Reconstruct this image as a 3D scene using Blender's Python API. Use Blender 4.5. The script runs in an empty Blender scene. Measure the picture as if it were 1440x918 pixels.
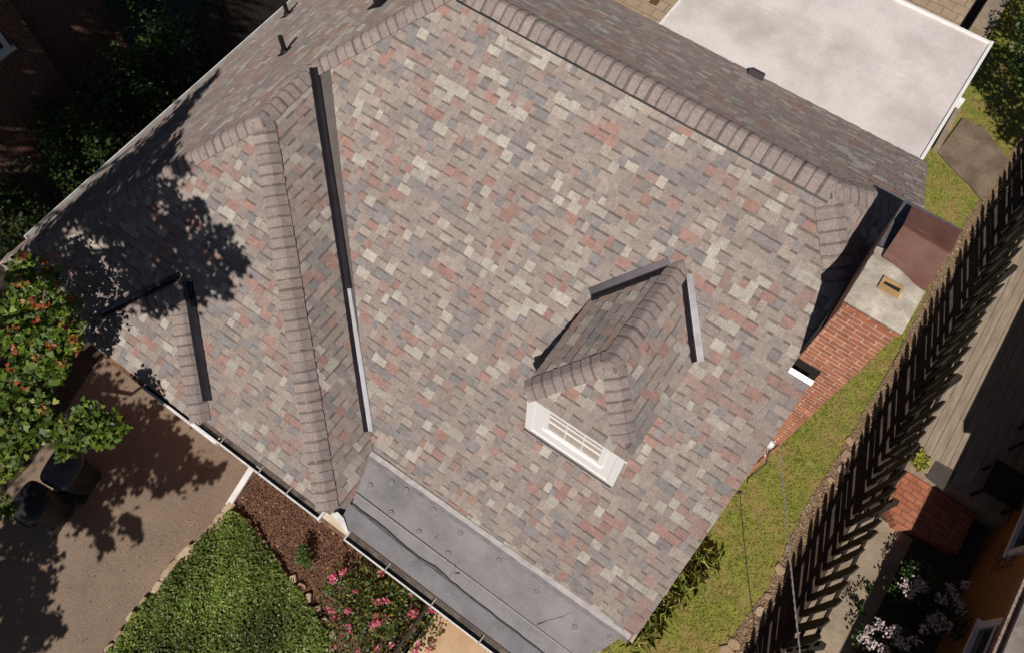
import bpy, math, random
import numpy as np
from mathutils import Vector, Matrix
random.seed(7)
RNG = np.random.default_rng(11)
scene = bpy.context.scene
COL = scene.collection
V = Vector

# ------------------------------------------------------------------ camera
F_PX, CAM_Z = 1158.94, 13.3            # focal length in px of a 1440 px wide frame, height over the ground
R = [[0.81620592, 0.57757669, 0.01459671],
     [0.52848403, -0.7361441, -0.42284334],
     [-0.23347917, 0.35284136, -0.90608523]]
cam_d = bpy.data.cameras.new('camera')
cam = bpy.data.objects.new('camera', cam_d)
COL.objects.link(cam)
rt, dn, fw = V(R[0]), V(R[1]), V(R[2])
M = Matrix(((rt.x, -dn.x, -fw.x, 0), (rt.y, -dn.y, -fw.y, 0), (rt.z, -dn.z, -fw.z, CAM_Z), (0, 0, 0, 1)))
cam.matrix_world = M
cam_d.sensor_width = 36
cam_d.lens = 36 * F_PX / 1440
cam_d.clip_start = 0.1
cam_d.clip_end = 2000
scene.camera = cam


def ray(x, y):
    c = ((x - 720) / F_PX, (y - 459) / F_PX, 1)
    d = V([sum(R[k][j] * c[k] for k in range(3)) for j in range(3)])
    return d / -d.z


def at(x, y, z=0.0):
    """world point at height z under a point of the survey photograph"""
    return V((0, 0, CAM_Z)) + ray(x, y) * (CAM_Z - z)


def on_plane(x, y, a, b, c):
    r = ray(x, y)
    d = (CAM_Z - c) / (1 + a * r.x + b * r.y)
    return V((r.x * d, r.y * d, CAM_Z - d))


# ------------------------------------------------------------------ world and light
SUN_EL, SUN_AZ = math.radians(47.5), math.radians(-69)
SUN = V((math.cos(SUN_EL) * math.cos(SUN_AZ), math.cos(SUN_EL) * math.sin(SUN_AZ), math.sin(SUN_EL)))
w = bpy.data.worlds.new('World')
scene.world = w
w.use_nodes = True
nt = w.node_tree
sky = nt.nodes.new('ShaderNodeTexSky')
sky.sky_type = 'NISHITA'
sky.sun_disc = False
sky.sun_elevation = SUN_EL
sky.sun_rotation = math.atan2(SUN.x, SUN.y)
sky.air_density = 0.6
sky.dust_density = 0.5
nt.links.new(sky.outputs[0], nt.nodes['Background'].inputs[0])
nt.nodes['Background'].inputs[1].default_value = 0.05
sd = bpy.data.lights.new('sun', 'SUN')
sd.energy = 5.0
sd.angle = math.radians(0.5)
sd.color = (1.0, 0.935, 0.87)
so = bpy.data.objects.new('sun', sd)
COL.objects.link(so)
so.location = SUN * 60
so.rotation_euler = (-SUN).to_track_quat('-Z', 'Y').to_euler()
vs = scene.view_settings
vs.view_transform = 'Standard'
vs.look = 'None'
vs.exposure = -0.18
vs.gamma = 1
vs.use_curve_mapping = False


# ------------------------------------------------------------------ materials
def _n(nt, t, **kw):
    n = nt.nodes.new(t)
    for k, v in kw.items():
        if k in n.inputs:
            n.inputs[k].default_value = v
        else:
            setattr(n, k, v)
    return n


def mat(name, color, rough=0.8, metal=0.0, vary=0.25, scale=6.0, bump=0.0, bscale=60.0, attr=False, fine=0.0,
        fscale=120.0, stain=None, sscale=1.5, samount=0.5, translucent=0.0, spec=0.5, coat=0.0, stretch=(1, 1, 1), squash=(0.45, 0.65)):
    m = bpy.data.materials.new(name)
    m.use_nodes = True
    nt = m.node_tree
    b = nt.nodes['Principled BSDF']
    L = nt.links.new
    tc = nt.nodes.new('ShaderNodeTexCoord')
    mp = nt.nodes.new('ShaderNodeMapping')
    mp.inputs['Scale'].default_value = stretch
    L(tc.outputs['Object'], mp.inputs['Vector'])
    if attr:
        a = _n(nt, 'ShaderNodeAttribute', attribute_name='Col')
        col = a.outputs['Color']
    else:
        c = _n(nt, 'ShaderNodeRGB')
        c.outputs[0].default_value = (*color, 1)
        col = c.outputs[0]

    def mul(col, fac_out, lo, hi):
        mr = _n(nt, 'ShaderNodeMapRange')
        mr.inputs[1].default_value = 0.3
        mr.inputs[2].default_value = 0.7
        mr.inputs[3].default_value = lo
        mr.inputs[4].default_value = hi
        L(fac_out, mr.inputs[0])
        mx = _n(nt, 'ShaderNodeVectorMath', operation='MULTIPLY')
        L(col, mx.inputs[0])
        L(mr.outputs[0], mx.inputs[1])
        return mx.outputs[0]
    if vary:
        n1 = _n(nt, 'ShaderNodeTexNoise', Scale=scale, Detail=6.0, Roughness=0.6)
        L(mp.outputs[0], n1.inputs['Vector'])
        col = mul(col, n1.outputs['Fac'], 1 - vary, 1 + vary)
    if fine:
        n2 = _n(nt, 'ShaderNodeTexNoise', Scale=fscale, Detail=2.0, Roughness=0.7)
        L(tc.outputs['Object'], n2.inputs['Vector'])
        col = mul(col, n2.outputs['Fac'], 1 - fine, 1 + fine)
    if stain:
        n3 = _n(nt, 'ShaderNodeTexNoise', Scale=sscale, Detail=8.0, Roughness=0.65)
        L(mp.outputs[0], n3.inputs['Vector'])
        mr = _n(nt, 'ShaderNodeMapRange')
        mr.inputs[1].default_value = squash[0]
        mr.inputs[2].default_value = squash[1]
        mr.inputs[4].default_value = samount
        L(n3.outputs['Fac'], mr.inputs[0])
        mx = _n(nt, 'ShaderNodeMix', data_type='RGBA')
        L(mr.outputs[0], mx.inputs[0])
        L(col, mx.inputs[6])
        mx.inputs[7].default_value = (*stain, 1)
        col = mx.outputs[2]
    L(col, b.inputs['Base Color'])
    b.inputs['Roughness'].default_value = rough
    b.inputs['Metallic'].default_value = metal
    b.inputs['Specular IOR Level'].default_value = spec
    if coat:
        b.inputs['Coat Weight'].default_value = coat
    if bump:
        n4 = _n(nt, 'ShaderNodeTexNoise', Scale=bscale, Detail=4.0, Roughness=0.6)
        L(mp.outputs[0], n4.inputs['Vector'])
        bp = _n(nt, 'ShaderNodeBump', Strength=bump, Distance=0.02)
        L(n4.outputs['Fac'], bp.inputs['Height'])
        L(bp.outputs[0], b.inputs['Normal'])
    if translucent:
        tr = _n(nt, 'ShaderNodeBsdfTranslucent')
        L(col, tr.inputs['Color'])
        ms = _n(nt, 'ShaderNodeMixShader')
        ms.inputs[0].default_value = translucent
        L(b.outputs[0], ms.inputs[1])
        L(tr.outputs[0], ms.inputs[2])
        L(ms.outputs[0], nt.nodes['Material Output'].inputs[0])
    return m


def brick_mat(name, c1, c2, mortar, flat=False, bw=0.215, bh=0.075, mw=0.011, vary=0.3, moss=None):
    m = bpy.data.materials.new(name)
    m.use_nodes = True
    nt = m.node_tree
    L = nt.links.new
    b = nt.nodes['Principled BSDF']
    tc = nt.nodes.new('ShaderNodeTexCoord')
    sp = nt.nodes.new('ShaderNodeSeparateXYZ')
    L(tc.outputs['Object'], sp.inputs[0])
    cb = nt.nodes.new('ShaderNodeCombineXYZ')
    if flat:
        L(sp.outputs[0], cb.inputs[0])
        L(sp.outputs[1], cb.inputs[1])
    else:
        ad = _n(nt, 'ShaderNodeMath', operation='ADD')
        L(sp.outputs[0], ad.inputs[0])
        L(sp.outputs[1], ad.inputs[1])
        L(ad.outputs[0], cb.inputs[0])
        L(sp.outputs[2], cb.inputs[1])
    br = nt.nodes.new('ShaderNodeTexBrick')
    br.inputs['Scale'].default_value = 1
    br.inputs['Color1'].default_value = (*c1, 1)
    br.inputs['Color2'].default_value = (*c2, 1)
    br.inputs['Mortar'].default_value = (*mortar, 1)
    br.inputs['Mortar Size'].default_value = mw / 2
    br.inputs['Mortar Smooth'].default_value = 0.15
    br.inputs['Brick Width'].default_value = bw
    br.inputs['Row Height'].default_value = bh
    nz = _n(nt, 'ShaderNodeTexNoise', Scale=9.0, Detail=3.0)
    L(cb.outputs[0], nz.inputs['Vector'])
    wob = _n(nt, 'ShaderNodeVectorMath', operation='SCALE')
    wob.inputs['Scale'].default_value = 0.012
    L(nz.outputs['Color'], wob.inputs[0])
    av = _n(nt, 'ShaderNodeVectorMath', operation='ADD')
    L(cb.outputs[0], av.inputs[0])
    L(wob.outputs[0], av.inputs[1])
    L(av.outputs[0], br.inputs['Vector'])
    n1 = _n(nt, 'ShaderNodeTexNoise', Scale=7.0, Detail=8.0, Roughness=0.75)
    L(tc.outputs['Object'], n1.inputs['Vector'])
    mr = _n(nt, 'ShaderNodeMapRange')
    mr.inputs[1].default_value = 0.3
    mr.inputs[2].default_value = 0.7
    mr.inputs[3].default_value = 1 - vary
    mr.inputs[4].default_value = 1 + vary
    L(n1.outputs['Fac'], mr.inputs[0])
    mx = _n(nt, 'ShaderNodeVectorMath', operation='MULTIPLY')
    L(br.outputs['Color'], mx.inputs[0])
    L(mr.outputs[0], mx.inputs[1])
    L(mx.outputs[0], b.inputs['Base Color'])
    b.inputs['Roughness'].default_value = 0.9
    bp = _n(nt, 'ShaderNodeBump', Strength=0.7, Distance=0.008, invert=True)
    L(br.outputs['Fac'], bp.inputs['Height'])
    L(bp.outputs[0], b.inputs['Normal'])
    return m


def shingle_mat():
    m = mat('asphalt_shingle', (0.3, 0.25, 0.2), rough=0.95, vary=0.16, scale=16.0, attr=True, fine=0.32, fscale=95, spec=0.25, stain=(0.21, 0.175, 0.155), sscale=1.1, samount=0.32, squash=(0.48, 0.75),
            bump=1.0, bscale=170)
    b = m.node_tree.nodes['Principled BSDF']
    b.inputs['Diffuse Roughness'].default_value = 1.0
    for n in m.node_tree.nodes:
        if n.type == 'BUMP':
            n.inputs['Distance'].default_value = 0.02
    return m


MT = {}
MT['shingle'] = shingle_mat()
MT['deck_under'] = mat('roof_felt', (0.10, 0.085, 0.075), vary=0.2)
MT['flash'] = mat('brown_metal_flashing', (0.080, 0.070, 0.078), rough=0.34, metal=0.85, vary=0.18, scale=3, spec=0.6)
MT['flash_glint'] = mat('flashing_sun_glint', (0.56, 0.55, 0.56), rough=0.38, metal=0.40, vary=0.15, scale=4)  # pale base stands in for sun reflected off the valley metal
MT['flash_dull_glint'] = mat('dull_grey_flashing_and_glint', (0.27, 0.265, 0.275), rough=0.34, metal=0.75, vary=0.25, scale=4)  # grey metal of the chimney strip; painted glint on the dormer valley
MT['white'] = mat('white_paint', (0.80, 0.79, 0.76), rough=0.55, vary=0.05, scale=5, stain=(0.5, 0.46, 0.40), sscale=5, samount=0.18)
MT['white_metal'] = mat('white_aluminium', (0.74, 0.73, 0.71), rough=0.45, vary=0.07, scale=8, stain=(0.28, 0.24, 0.19), sscale=6, samount=0.35)
MT['cream'] = mat('cream_trim', (0.66, 0.56, 0.42), rough=0.6, vary=0.12, scale=9, stain=(0.42, 0.22, 0.10), sscale=5, samount=0.5)
MT['rustwood'] = mat('bare_fascia_board', (0.22, 0.115, 0.06), rough=0.85, vary=0.35, scale=14, stain=(0.07, 0.04, 0.02), sscale=9, samount=0.8)
MT['hanger'] = mat('dull_hanger', (0.33, 0.30, 0.27), rough=0.6, vary=0.3, scale=20)
MT['gutter_in'] = mat('dirty_gutter_inside', (0.075, 0.062, 0.052), rough=0.75, vary=0.6, scale=12, fine=0.5, fscale=60, stain=(0.22, 0.19, 0.16), sscale=7, samount=0.6)
MT['membrane'] = mat('grey_membrane', (0.235, 0.222, 0.226), rough=0.46, vary=0.22, scale=2.2, stain=(0.32, 0.295, 0.285), sscale=1.7, samount=0.7, fine=0.16, fscale=70, bump=0.35, bscale=7)
MT['membrane_dark'] = mat('membrane_dark_lap', (0.200, 0.190, 0.196), rough=0.5, vary=0.2, scale=3, fine=0.15, fscale=50)
MT['membrane_edge'] = mat('membrane_pale_edge', (0.40, 0.37, 0.355), rough=0.7, vary=0.2, scale=10, bump=0.3, bscale=30)
MT['membrane_pl'] = mat('membrane_plate', (0.25, 0.235, 0.23), rough=0.55, vary=0.2, scale=20)
MT['membrane_band'] = mat('membrane_seam_band', (0.17, 0.155, 0.155), rough=0.7, vary=0.25, scale=10, bump=0.3, bscale=30)
MT['tar'] = mat('tar_smear', (0.095, 0.088, 0.09), rough=0.6, vary=0.4, scale=14)
MT['flatroof'] = mat('white_roof_coating', (0.68, 0.625, 0.59), rough=0.7, vary=0.08, scale=1.2, stain=(0.30, 0.26, 0.235), sscale=0.75, samount=0.9, squash=(0.45, 0.85), fine=0.06, fscale=30, bump=0.1, bscale=9)
MT['brick_ch'] = brick_mat('chimney_brick', (0.43, 0.155, 0.080), (0.33, 0.118, 0.066), (0.60, 0.46, 0.34), vary=0.42)
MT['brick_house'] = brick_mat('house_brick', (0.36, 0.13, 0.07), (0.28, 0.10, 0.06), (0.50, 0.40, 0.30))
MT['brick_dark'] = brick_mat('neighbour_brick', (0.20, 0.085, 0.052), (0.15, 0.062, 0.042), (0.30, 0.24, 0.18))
MT['brick_pad'] = brick_mat('terracotta_paver', (0.38, 0.14, 0.07), (0.32, 0.105, 0.055), (0.10, 0.06, 0.04), flat=True, bw=0.21, bh=0.105, mw=0.012)
MT['patio'] = brick_mat('tan_paver', (0.40, 0.30, 0.20), (0.34, 0.25, 0.165), (0.14, 0.10, 0.07), flat=True, bw=0.34, bh=0.27, mw=0.014, vary=0.18)
MT['cement'] = mat('chimney_cement', (0.50, 0.44, 0.36), rough=0.9, vary=0.3, scale=5, stain=(0.20, 0.17, 0.13), sscale=4, samount=0.6, bump=0.5, bscale=25, fine=0.15)
MT['clay'] = mat('clay_flue', (0.42, 0.26, 0.11), rough=0.8, vary=0.2, scale=12)
MT['soot_and_gap_shade'] = mat('soot_and_gap_shade', (0.012, 0.011, 0.010), rough=0.9, vary=0.2)  # soot in the flue; also painted shade in the chimney notch
MT['brown_metal'] = mat('rusty_brown_cover', (0.140, 0.058, 0.040), rough=0.55, metal=0.0, vary=0.2, scale=3.5, stain=(0.18, 0.105, 0.085), sscale=3.0, samount=0.5, bump=0.15, bscale=6)
MT['black'] = mat('black_plastic', (0.014, 0.013, 0.013), rough=0.45, vary=0.2, scale=10)
MT['bin'] = mat('dark_bin_plastic', (0.016, 0.016, 0.018), rough=0.65, vary=0.3, scale=6, stain=(0.09, 0.09, 0.09), sscale=6, samount=0.3)
MT['bin_lid'] = mat('grey_bin_lid', (0.042, 0.043, 0.046), rough=0.6, vary=0.25, scale=6, stain=(0.14, 0.14, 0.14), sscale=7, samount=0.4)
MT['glass'] = mat('window_glass', (0.05, 0.055, 0.06), rough=0.08, vary=0.1, spec=0.8)
MT['blind'] = mat('window_blind', (0.44, 0.39, 0.335), rough=0.35, vary=0.15, scale=20, stretch=(1, 1, 12), coat=0.4)
MT['soil'] = mat('dark_soil', (0.055, 0.038, 0.026), rough=0.95, vary=0.45, scale=3, fine=0.5, fscale=40, bump=0.6, bscale=14)
MT['asphalt'] = mat('worn_driveway', (0.215, 0.155, 0.110), rough=0.92, vary=0.14, scale=0.9, fine=0.42, fscale=75, stain=(0.285, 0.21, 0.152), sscale=0.7, samount=0.45, bump=0.5, bscale=80)
MT['mulch'] = mat('brown_mulch', (0.120, 0.060, 0.034), rough=0.95, vary=0.5, scale=9, fine=0.6, fscale=55, bump=1.0, bscale=35)
MT['lawn'] = mat('lawn_soil', (0.18, 0.195, 0.028), rough=0.95, vary=0.35, scale=7, stain=(0.30, 0.20, 0.075), sscale=2.2, samount=0.9, fine=0.45, fscale=60, bump=0.6, bscale=50)
MT['sand'] = mat('gravel_strip', (0.20, 0.135, 0.078), rough=0.95, vary=0.4, scale=8, fine=0.5, fscale=45, bump=0.8, bscale=40)
MT['conc'] = mat('old_concrete_path', (0.30, 0.235, 0.165), rough=0.92, vary=0.2, scale=1.5, fine=0.3, fscale=60, stain=(0.17, 0.13, 0.08), sscale=2, samount=0.5)
MT['slab'] = mat('weathered_slab', (0.185, 0.135, 0.092), rough=0.92, vary=0.28, scale=2.0, fine=0.2, fscale=50, stain=(0.10, 0.062, 0.036), sscale=2.1, samount=0.75, bump=0.3, bscale=15)
MT['porch'] = mat('tan_stone_landing', (0.50, 0.36, 0.215), rough=0.85, vary=0.18, scale=2, stain=(0.38, 0.24, 0.12), sscale=3, samount=0.5)
MT['stone'] = mat('edging_stone', (0.40, 0.31, 0.21), rough=0.9, vary=0.3, scale=9, attr=True, fine=0.2, fscale=60, bump=0.5, bscale=25)
MT['leaf'] = mat('leaf', (0.06, 0.12, 0.02), rough=0.5, vary=0, attr=True, translucent=0.28, spec=0.45)
MT['petal'] = mat('petal', (0.6, 0.2, 0.3), rough=0.6, vary=0, attr=True, translucent=0.25)
MT['grass'] = mat('grass_blade', (0.1, 0.14, 0.02), rough=0.6, vary=0, attr=True, translucent=0.3)
MT['chip'] = mat('wood_chip', (0.2, 0.1, 0.05), rough=0.95, vary=0, attr=True)
MT['bark'] = mat('bark', (0.10, 0.075, 0.055), rough=0.95, vary=0.4, scale=6, bump=0.8, bscale=20)
MT['fence'] = mat('dark_fence_wood', (0.016, 0.012, 0.010), rough=0.85, vary=0.4, scale=8, stain=(0.04, 0.03, 0.02), sscale=7, samount=0.3, stretch=(1, 1, 0.3))
MT['oldfence'] = mat('old_board_fence', (0.035, 0.026, 0.02), rough=0.9, vary=0.4, scale=8, stretch=(1, 1, 0.2))
MT['plank'] = mat('grey_deck_board', (0.31, 0.245, 0.178), rough=0.85, vary=0.22, scale=4, stretch=(5, 0.7, 1), fine=0.15, stain=(0.17, 0.12, 0.08), sscale=2.5, samount=0.5)
MT['mat'] = mat('rubber_mat', (0.065, 0.052, 0.044), rough=0.95, vary=0.2, scale=10, fine=0.3)
MT['orange'] = mat('ochre_siding', (0.40, 0.185, 0.058), rough=0.75, vary=0.08, scale=3, bump=0.0)
MT['neigh_roof'] = mat('neighbour_shingle', (0.28, 0.24, 0.21), rough=0.95, vary=0.3, scale=5, fine=0.4, fscale=120)
MT['cable'] = mat('grey_cable', (0.56, 0.51, 0.45), rough=0.7, vary=0.2, scale=20)
MT['iron'] = mat('wrought_iron', (0.03, 0.025, 0.022), rough=0.5, vary=0.2)
MT['cushion'] = mat('pale_cushion', (0.55, 0.47, 0.40), rough=0.9, vary=0.1)
# ochre wall: fine horizontal siding ridges
_nt = MT['orange'].node_tree
_w = _n(_nt, 'ShaderNodeTexWave', wave_type='BANDS', bands_direction='Z', wave_profile='SAW', Scale=3.0)
_tc = _n(_nt, 'ShaderNodeTexCoord')
_nt.links.new(_tc.outputs['Object'], _w.inputs['Vector'])
_bp = _n(_nt, 'ShaderNodeBump', Strength=0.8, Distance=0.012)
_nt.links.new(_w.outputs['Fac'], _bp.inputs['Height'])
_nt.links.new(_bp.outputs[0], _nt.nodes['Principled BSDF'].inputs['Normal'])


# ------------------------------------------------------------------ object helpers
def thing(name, label, cat, loc=(0, 0, 0), group=None):
    o = bpy.data.objects.new(name, None)
    o.empty_display_size = 0.2
    COL.objects.link(o)
    o.location = loc
    return tag(o, label, cat, group)


def tag(o, label=None, cat=None, group=None, kind=None):
    if label:
        o['label'] = label
    if cat:
        o['category'] = cat
    if group:
        o['group'] = group
    if kind:
        o['kind'] = kind
    return o


def world_loc(o):
    p = V((0, 0, 0))
    while o is not None:
        p = p + o.location
        o = o.parent
    return p


class MB:
    """collects shapes in world coordinates, then links them as ONE mesh object"""

    def __init__(s):
        s.v, s.f, s.m, s.c = [], [], [], []

    def add(s, verts, faces, mi=0, col=None):
        n = len(s.v)
        s.v += [tuple(p) for p in verts]
        s.f += [tuple(i + n for i in f) for f in faces]
        s.m += [mi] * len(faces)
        s.c += [col or (1, 1, 1)] * len(verts)

    def box(s, a, b, mi=0, col=None):
        x0, y0, z0 = a
        x1, y1, z1 = b
        s.add([(x0, y0, z0), (x1, y0, z0), (x1, y1, z0), (x0, y1, z0), (x0, y0, z1), (x1, y0, z1), (x1, y1, z1), (x0, y1, z1)],
              [(3, 2, 1, 0), (4, 5, 6, 7), (0, 1, 5, 4), (1, 2, 6, 5), (2, 3, 7, 6), (3, 0, 4, 7)], mi, col)

    def obox(s, c, ax, ay, az, mi=0, col=None, taper=1.0):
        """box with centre c and half-axis vectors"""
        c, ax, ay, az = V(c), V(ax), V(ay), V(az)
        p = []
        for k, sz in ((1, -1), (taper, 1)):
            for sx, sy in ((-1, -1), (1, -1), (1, 1), (-1, 1)):
                p.append(c + ax * sx * k + ay * sy * k + az * sz)
        s.add(p, [(3, 2, 1, 0), (4, 5, 6, 7), (0, 1, 5, 4), (1, 2, 6, 5), (2, 3, 7, 6), (3, 0, 4, 7)], mi, col)

    def prism(s, poly, z0, z1, mi=0, col=None):
        n = len(poly)
        v = [(p[0], p[1], z0) for p in poly] + [(p[0], p[1], z1) for p in poly]
        f = [tuple(range(n - 1, -1, -1)), tuple(range(n, 2 * n))] + [(i, (i + 1) % n, n + (i + 1) % n, n + i) for i in range(n)]
        s.add(v, f, mi, col)

    def slab(s, poly, down, mi=0, col=None):
        """3-D polygon thickened by the vector down"""
        n = len(poly)
        d = V(down)
        v = [V(p) for p in poly] + [V(p) + d for p in poly]
        f = [tuple(range(n)), tuple(range(2 * n - 1, n - 1, -1))] + [(i, n + i, n + (i + 1) % n, (i + 1) % n) for i in range(n)]
        s.add(v, f, mi, col)

    def tube(s, pts, r, seg=8, mi=0, col=None, cap=True):
        pts = [V(p) for p in pts]
        rr = r if isinstance(r, (list, tuple)) else [r] * len(pts)
        vs_, fs = [], []
        for i, p in enumerate(pts):
            t = (pts[min(i + 1, len(pts) - 1)] - pts[max(i - 1, 0)]).normalized()
            a = t.cross(V((0, 0, 1)) if abs(t.z) < 0.9 else V((1, 0, 0))).normalized()
            b = t.cross(a)
            for k in range(seg):
                q = 2 * math.pi * k / seg
                vs_.append(p + (a * math.cos(q) + b * math.sin(q)) * rr[i])
        for i in range(len(pts) - 1):
            for k in range(seg):
                fs.append((i * seg + k, i * seg + (k + 1) % seg, (i + 1) * seg + (k + 1) % seg, (i + 1) * seg + k))
        if cap:
            fs.append(tuple(range(seg - 1, -1, -1)))
            fs.append(tuple(range((len(pts) - 1) * seg, len(pts) * seg)))
        s.add(vs_, fs, mi, col)

    def lathe(s, c, prof, seg=20, mi=0, col=None, sx=1.0, sy=1.0):
        """prof: list of (radius, height) over centre c"""
        c = V(c)
        vs_, fs = [], []
        for r_, h in prof:
            for k in range(seg):
                q = 2 * math.pi * k / seg
                vs_.append(c + V((r_ * sx * math.cos(q), r_ * sy * math.sin(q), h)))
        for i in range(len(prof) - 1):
            for k in range(seg):
                fs.append((i * seg + k, i * seg + (k + 1) % seg, (i + 1) * seg + (k + 1) % seg, (i + 1) * seg + k))
        fs.append(tuple(range(seg - 1, -1, -1)))
        fs.append(tuple(range((len(prof) - 1) * seg, len(prof) * seg)))
        s.add(vs_, fs, mi, col)

    def build(s, name, mats, parent=None, smooth=False, bevel=0.0, local=False):
        me = bpy.data.meshes.new(name)
        off = V((0, 0, 0)) if (local or parent is None) else world_loc(parent)
        me.from_pydata([(p[0] - off.x, p[1] - off.y, p[2] - off.z) for p in s.v], [], s.f)
        mats = mats if isinstance(mats, (list, tuple)) else [mats]
        for m in mats:
            me.materials.append(m)
        me.polygons.foreach_set('material_index', s.m)
        ca = me.color_attributes.new('Col', 'FLOAT_COLOR', 'POINT')
        arr = np.ones((len(s.c), 4), dtype=np.float32)
        arr[:, :3] = s.c
        ca.data.foreach_set('color', arr.ravel())
        if smooth:
            me.polygons.foreach_set('use_smooth', [True] * len(me.polygons))
        me.update()
        o = bpy.data.objects.new(name, me)
        COL.objects.link(o)
        if parent is not None:
            o.parent = parent
        if bevel:
            bm = o.modifiers.new('bevel', 'BEVEL')
            bm.width = bevel
            bm.segments = 2
            bm.limit_method = 'ANGLE'
        return o


def np_mesh(name, verts, faces_idx, counts, cols, material, parent=None):
    """fast mesh from numpy arrays; faces all have the same corner count"""
    me = bpy.data.meshes.new(name)
    off = np.array(world_loc(parent)) if parent is not None else np.zeros(3)
    verts = np.asarray(verts, dtype=np.float32) - off
    nf = len(faces_idx)
    k = counts
    me.vertices.add(len(verts))
    me.vertices.foreach_set('co', verts.astype(np.float32).ravel())
    me.loops.add(nf * k)
    me.loops.foreach_set('vertex_index', np.asarray(faces_idx, dtype=np.int32).ravel())
    me.polygons.add(nf)
    me.polygons.foreach_set('loop_start', np.arange(0, nf * k, k, dtype=np.int32))
    me.polygons.foreach_set('loop_total', np.full(nf, k, dtype=np.int32))
    me.update(calc_edges=True)
    me.materials.append(material)
    ca = me.color_attributes.new('Col', 'FLOAT_COLOR', 'POINT')
    arr = np.ones((len(verts), 4), dtype=np.float32)
    arr[:, :3] = cols
    ca.data.foreach_set('color', arr.ravel())
    o = bpy.data.objects.new(name, me)
    COL.objects.link(o)
    if parent is not None:
        o.parent = parent
    return o


LOBED = [(0, 0, 0), (0.28, 0.06, .02), (0.52, 0.0, -.03), (0.42, 0.22, .02), (0.62, 0.42, -.05), (0.34, 0.46, .02), (0.26, 0.62, .0), (0.0, 1.0, -.08),
         (-0.26, 0.62, .0), (-0.34, 0.46, .02), (-0.62, 0.42, -.05), (-0.42, 0.22, .02), (-0.52, 0.0, -.03), (-0.28, 0.06, .02)]
OVAL = [(0, 0, 0), (0.22, 0.25, .05), (0.26, 0.55, .06), (0.0, 1.0, -.05), (-0.26, 0.55, .06), (-0.22, 0.25, .05)]
BLADE = [(-0.06, 0, 0), (0.06, 0, 0), (0.045, 0.5, 0.0), (0.0, 1.0, -.15)]


def leaf_arrays(cent, size, cols, shape=OVAL, up=0.5, rng=RNG, jit=0.35):
    """cent (n,3); returns verts, faces, cols"""
    n = len(cent)
    sh = np.array(shape, dtype=float)
    k = len(sh)
    nrm = rng.normal(size=(n, 3))
    nrm[:, 2] = np.abs(nrm[:, 2]) + up * 2
    nrm /= np.linalg.norm(nrm, axis=1)[:, None]
    a = rng.normal(size=(n, 3))
    a -= nrm * (a * nrm).sum(1)[:, None]
    a /= np.linalg.norm(a, axis=1)[:, None]
    b = np.cross(nrm, a)
    s_ = size * (1 + jit * rng.uniform(-1, 1, n))
    P = cent[:, None, :] + s_[:, None, None] * (sh[None, :, 0:1] * a[:, None, :] + (sh[None, :, 1:2] - 0.5) * b[:, None, :] + sh[None, :, 2:3] * nrm[:, None, :] * 2)
    idx = np.arange(n * k).reshape(n, k)
    C = np.repeat(cols, k, axis=0)
    return P.reshape(-1, 3), idx, C


def pick_cols(n, pal, wts, rng=RNG, jit=0.25):
    pal = np.array(pal, dtype=float)
    wts = np.array(wts, dtype=float)
    c = pal[rng.choice(len(pal), n, p=wts / wts.sum())]
    return np.clip(c * (1 + jit * rng.uniform(-1, 1, (n, 1))), 0.002, 1)


def blob(c, r, n, rng=RNG, shell=0.55):
    d = rng.normal(size=(n, 3))
    d /= np.linalg.norm(d, axis=1)[:, None]
    rad = (shell + (1 - shell) * rng.uniform(0, 1, n) ** 0.6)
    rr = np.array(r if isinstance(r, (list, tuple)) else (r, r, r))
    lump = 1 + 0.28 * np.sin(d[:, 0] * 5 + c[0] * 3) * np.cos(d[:, 1] * 6 + c[1] * 2)
    return np.array(c)[None, :] + d * rr[None, :] * (rad * lump)[:, None]


# ------------------------------------------------------------------ roof shingles
TAN = (0.312, 0.255, 0.232)
PAL = [((0.322, 0.266, 0.234), 30), ((0.292, 0.246, 0.222), 22), ((0.350, 0.293, 0.256), 15), ((0.430, 0.394, 0.342), 12), ((0.388, 0.352, 0.308), 8),
       ((0.335, 0.210, 0.178), 10), ((0.318, 0.226, 0.196), 10), ((0.246, 0.224, 0.217), 9), ((0.270, 0.240, 0.228), 9)]
BAND = (0.150, 0.112, 0.100)
EXPO = 0.121


def clip_poly(poly, conv):
    """Sutherland-Hodgman, both lists of (a, b), conv counter-clockwise"""
    out = poly
    for i in range(len(conv)):
        p, q = conv[i], conv[(i + 1) % len(conv)]
        if not out:
            return out
        inp, out = out, []

        def side(t):
            return (q[0] - p[0]) * (t[1] - p[1]) - (q[1] - p[1]) * (t[0] - p[0])
        for j in range(len(inp)):
            A, B = inp[j - 1], inp[j]
            sa, sb = side(A), side(B)
            if sb >= 0:
                if sa < 0:
                    t = sa / (sa - sb)
                    out.append((A[0] + (B[0] - A[0]) * t, A[1] + (B[1] - A[1]) * t))
                out.append(B)
            elif sa >= 0:
                t = sa / (sa - sb)
                out.append((A[0] + (B[0] - A[0]) * t, A[1] + (B[1] - A[1]) * t))
    return out


def area2(p):
    return sum(p[i - 1][0] * p[i][1] - p[i][0] * p[i - 1][1] for i in range(len(p)))


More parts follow.
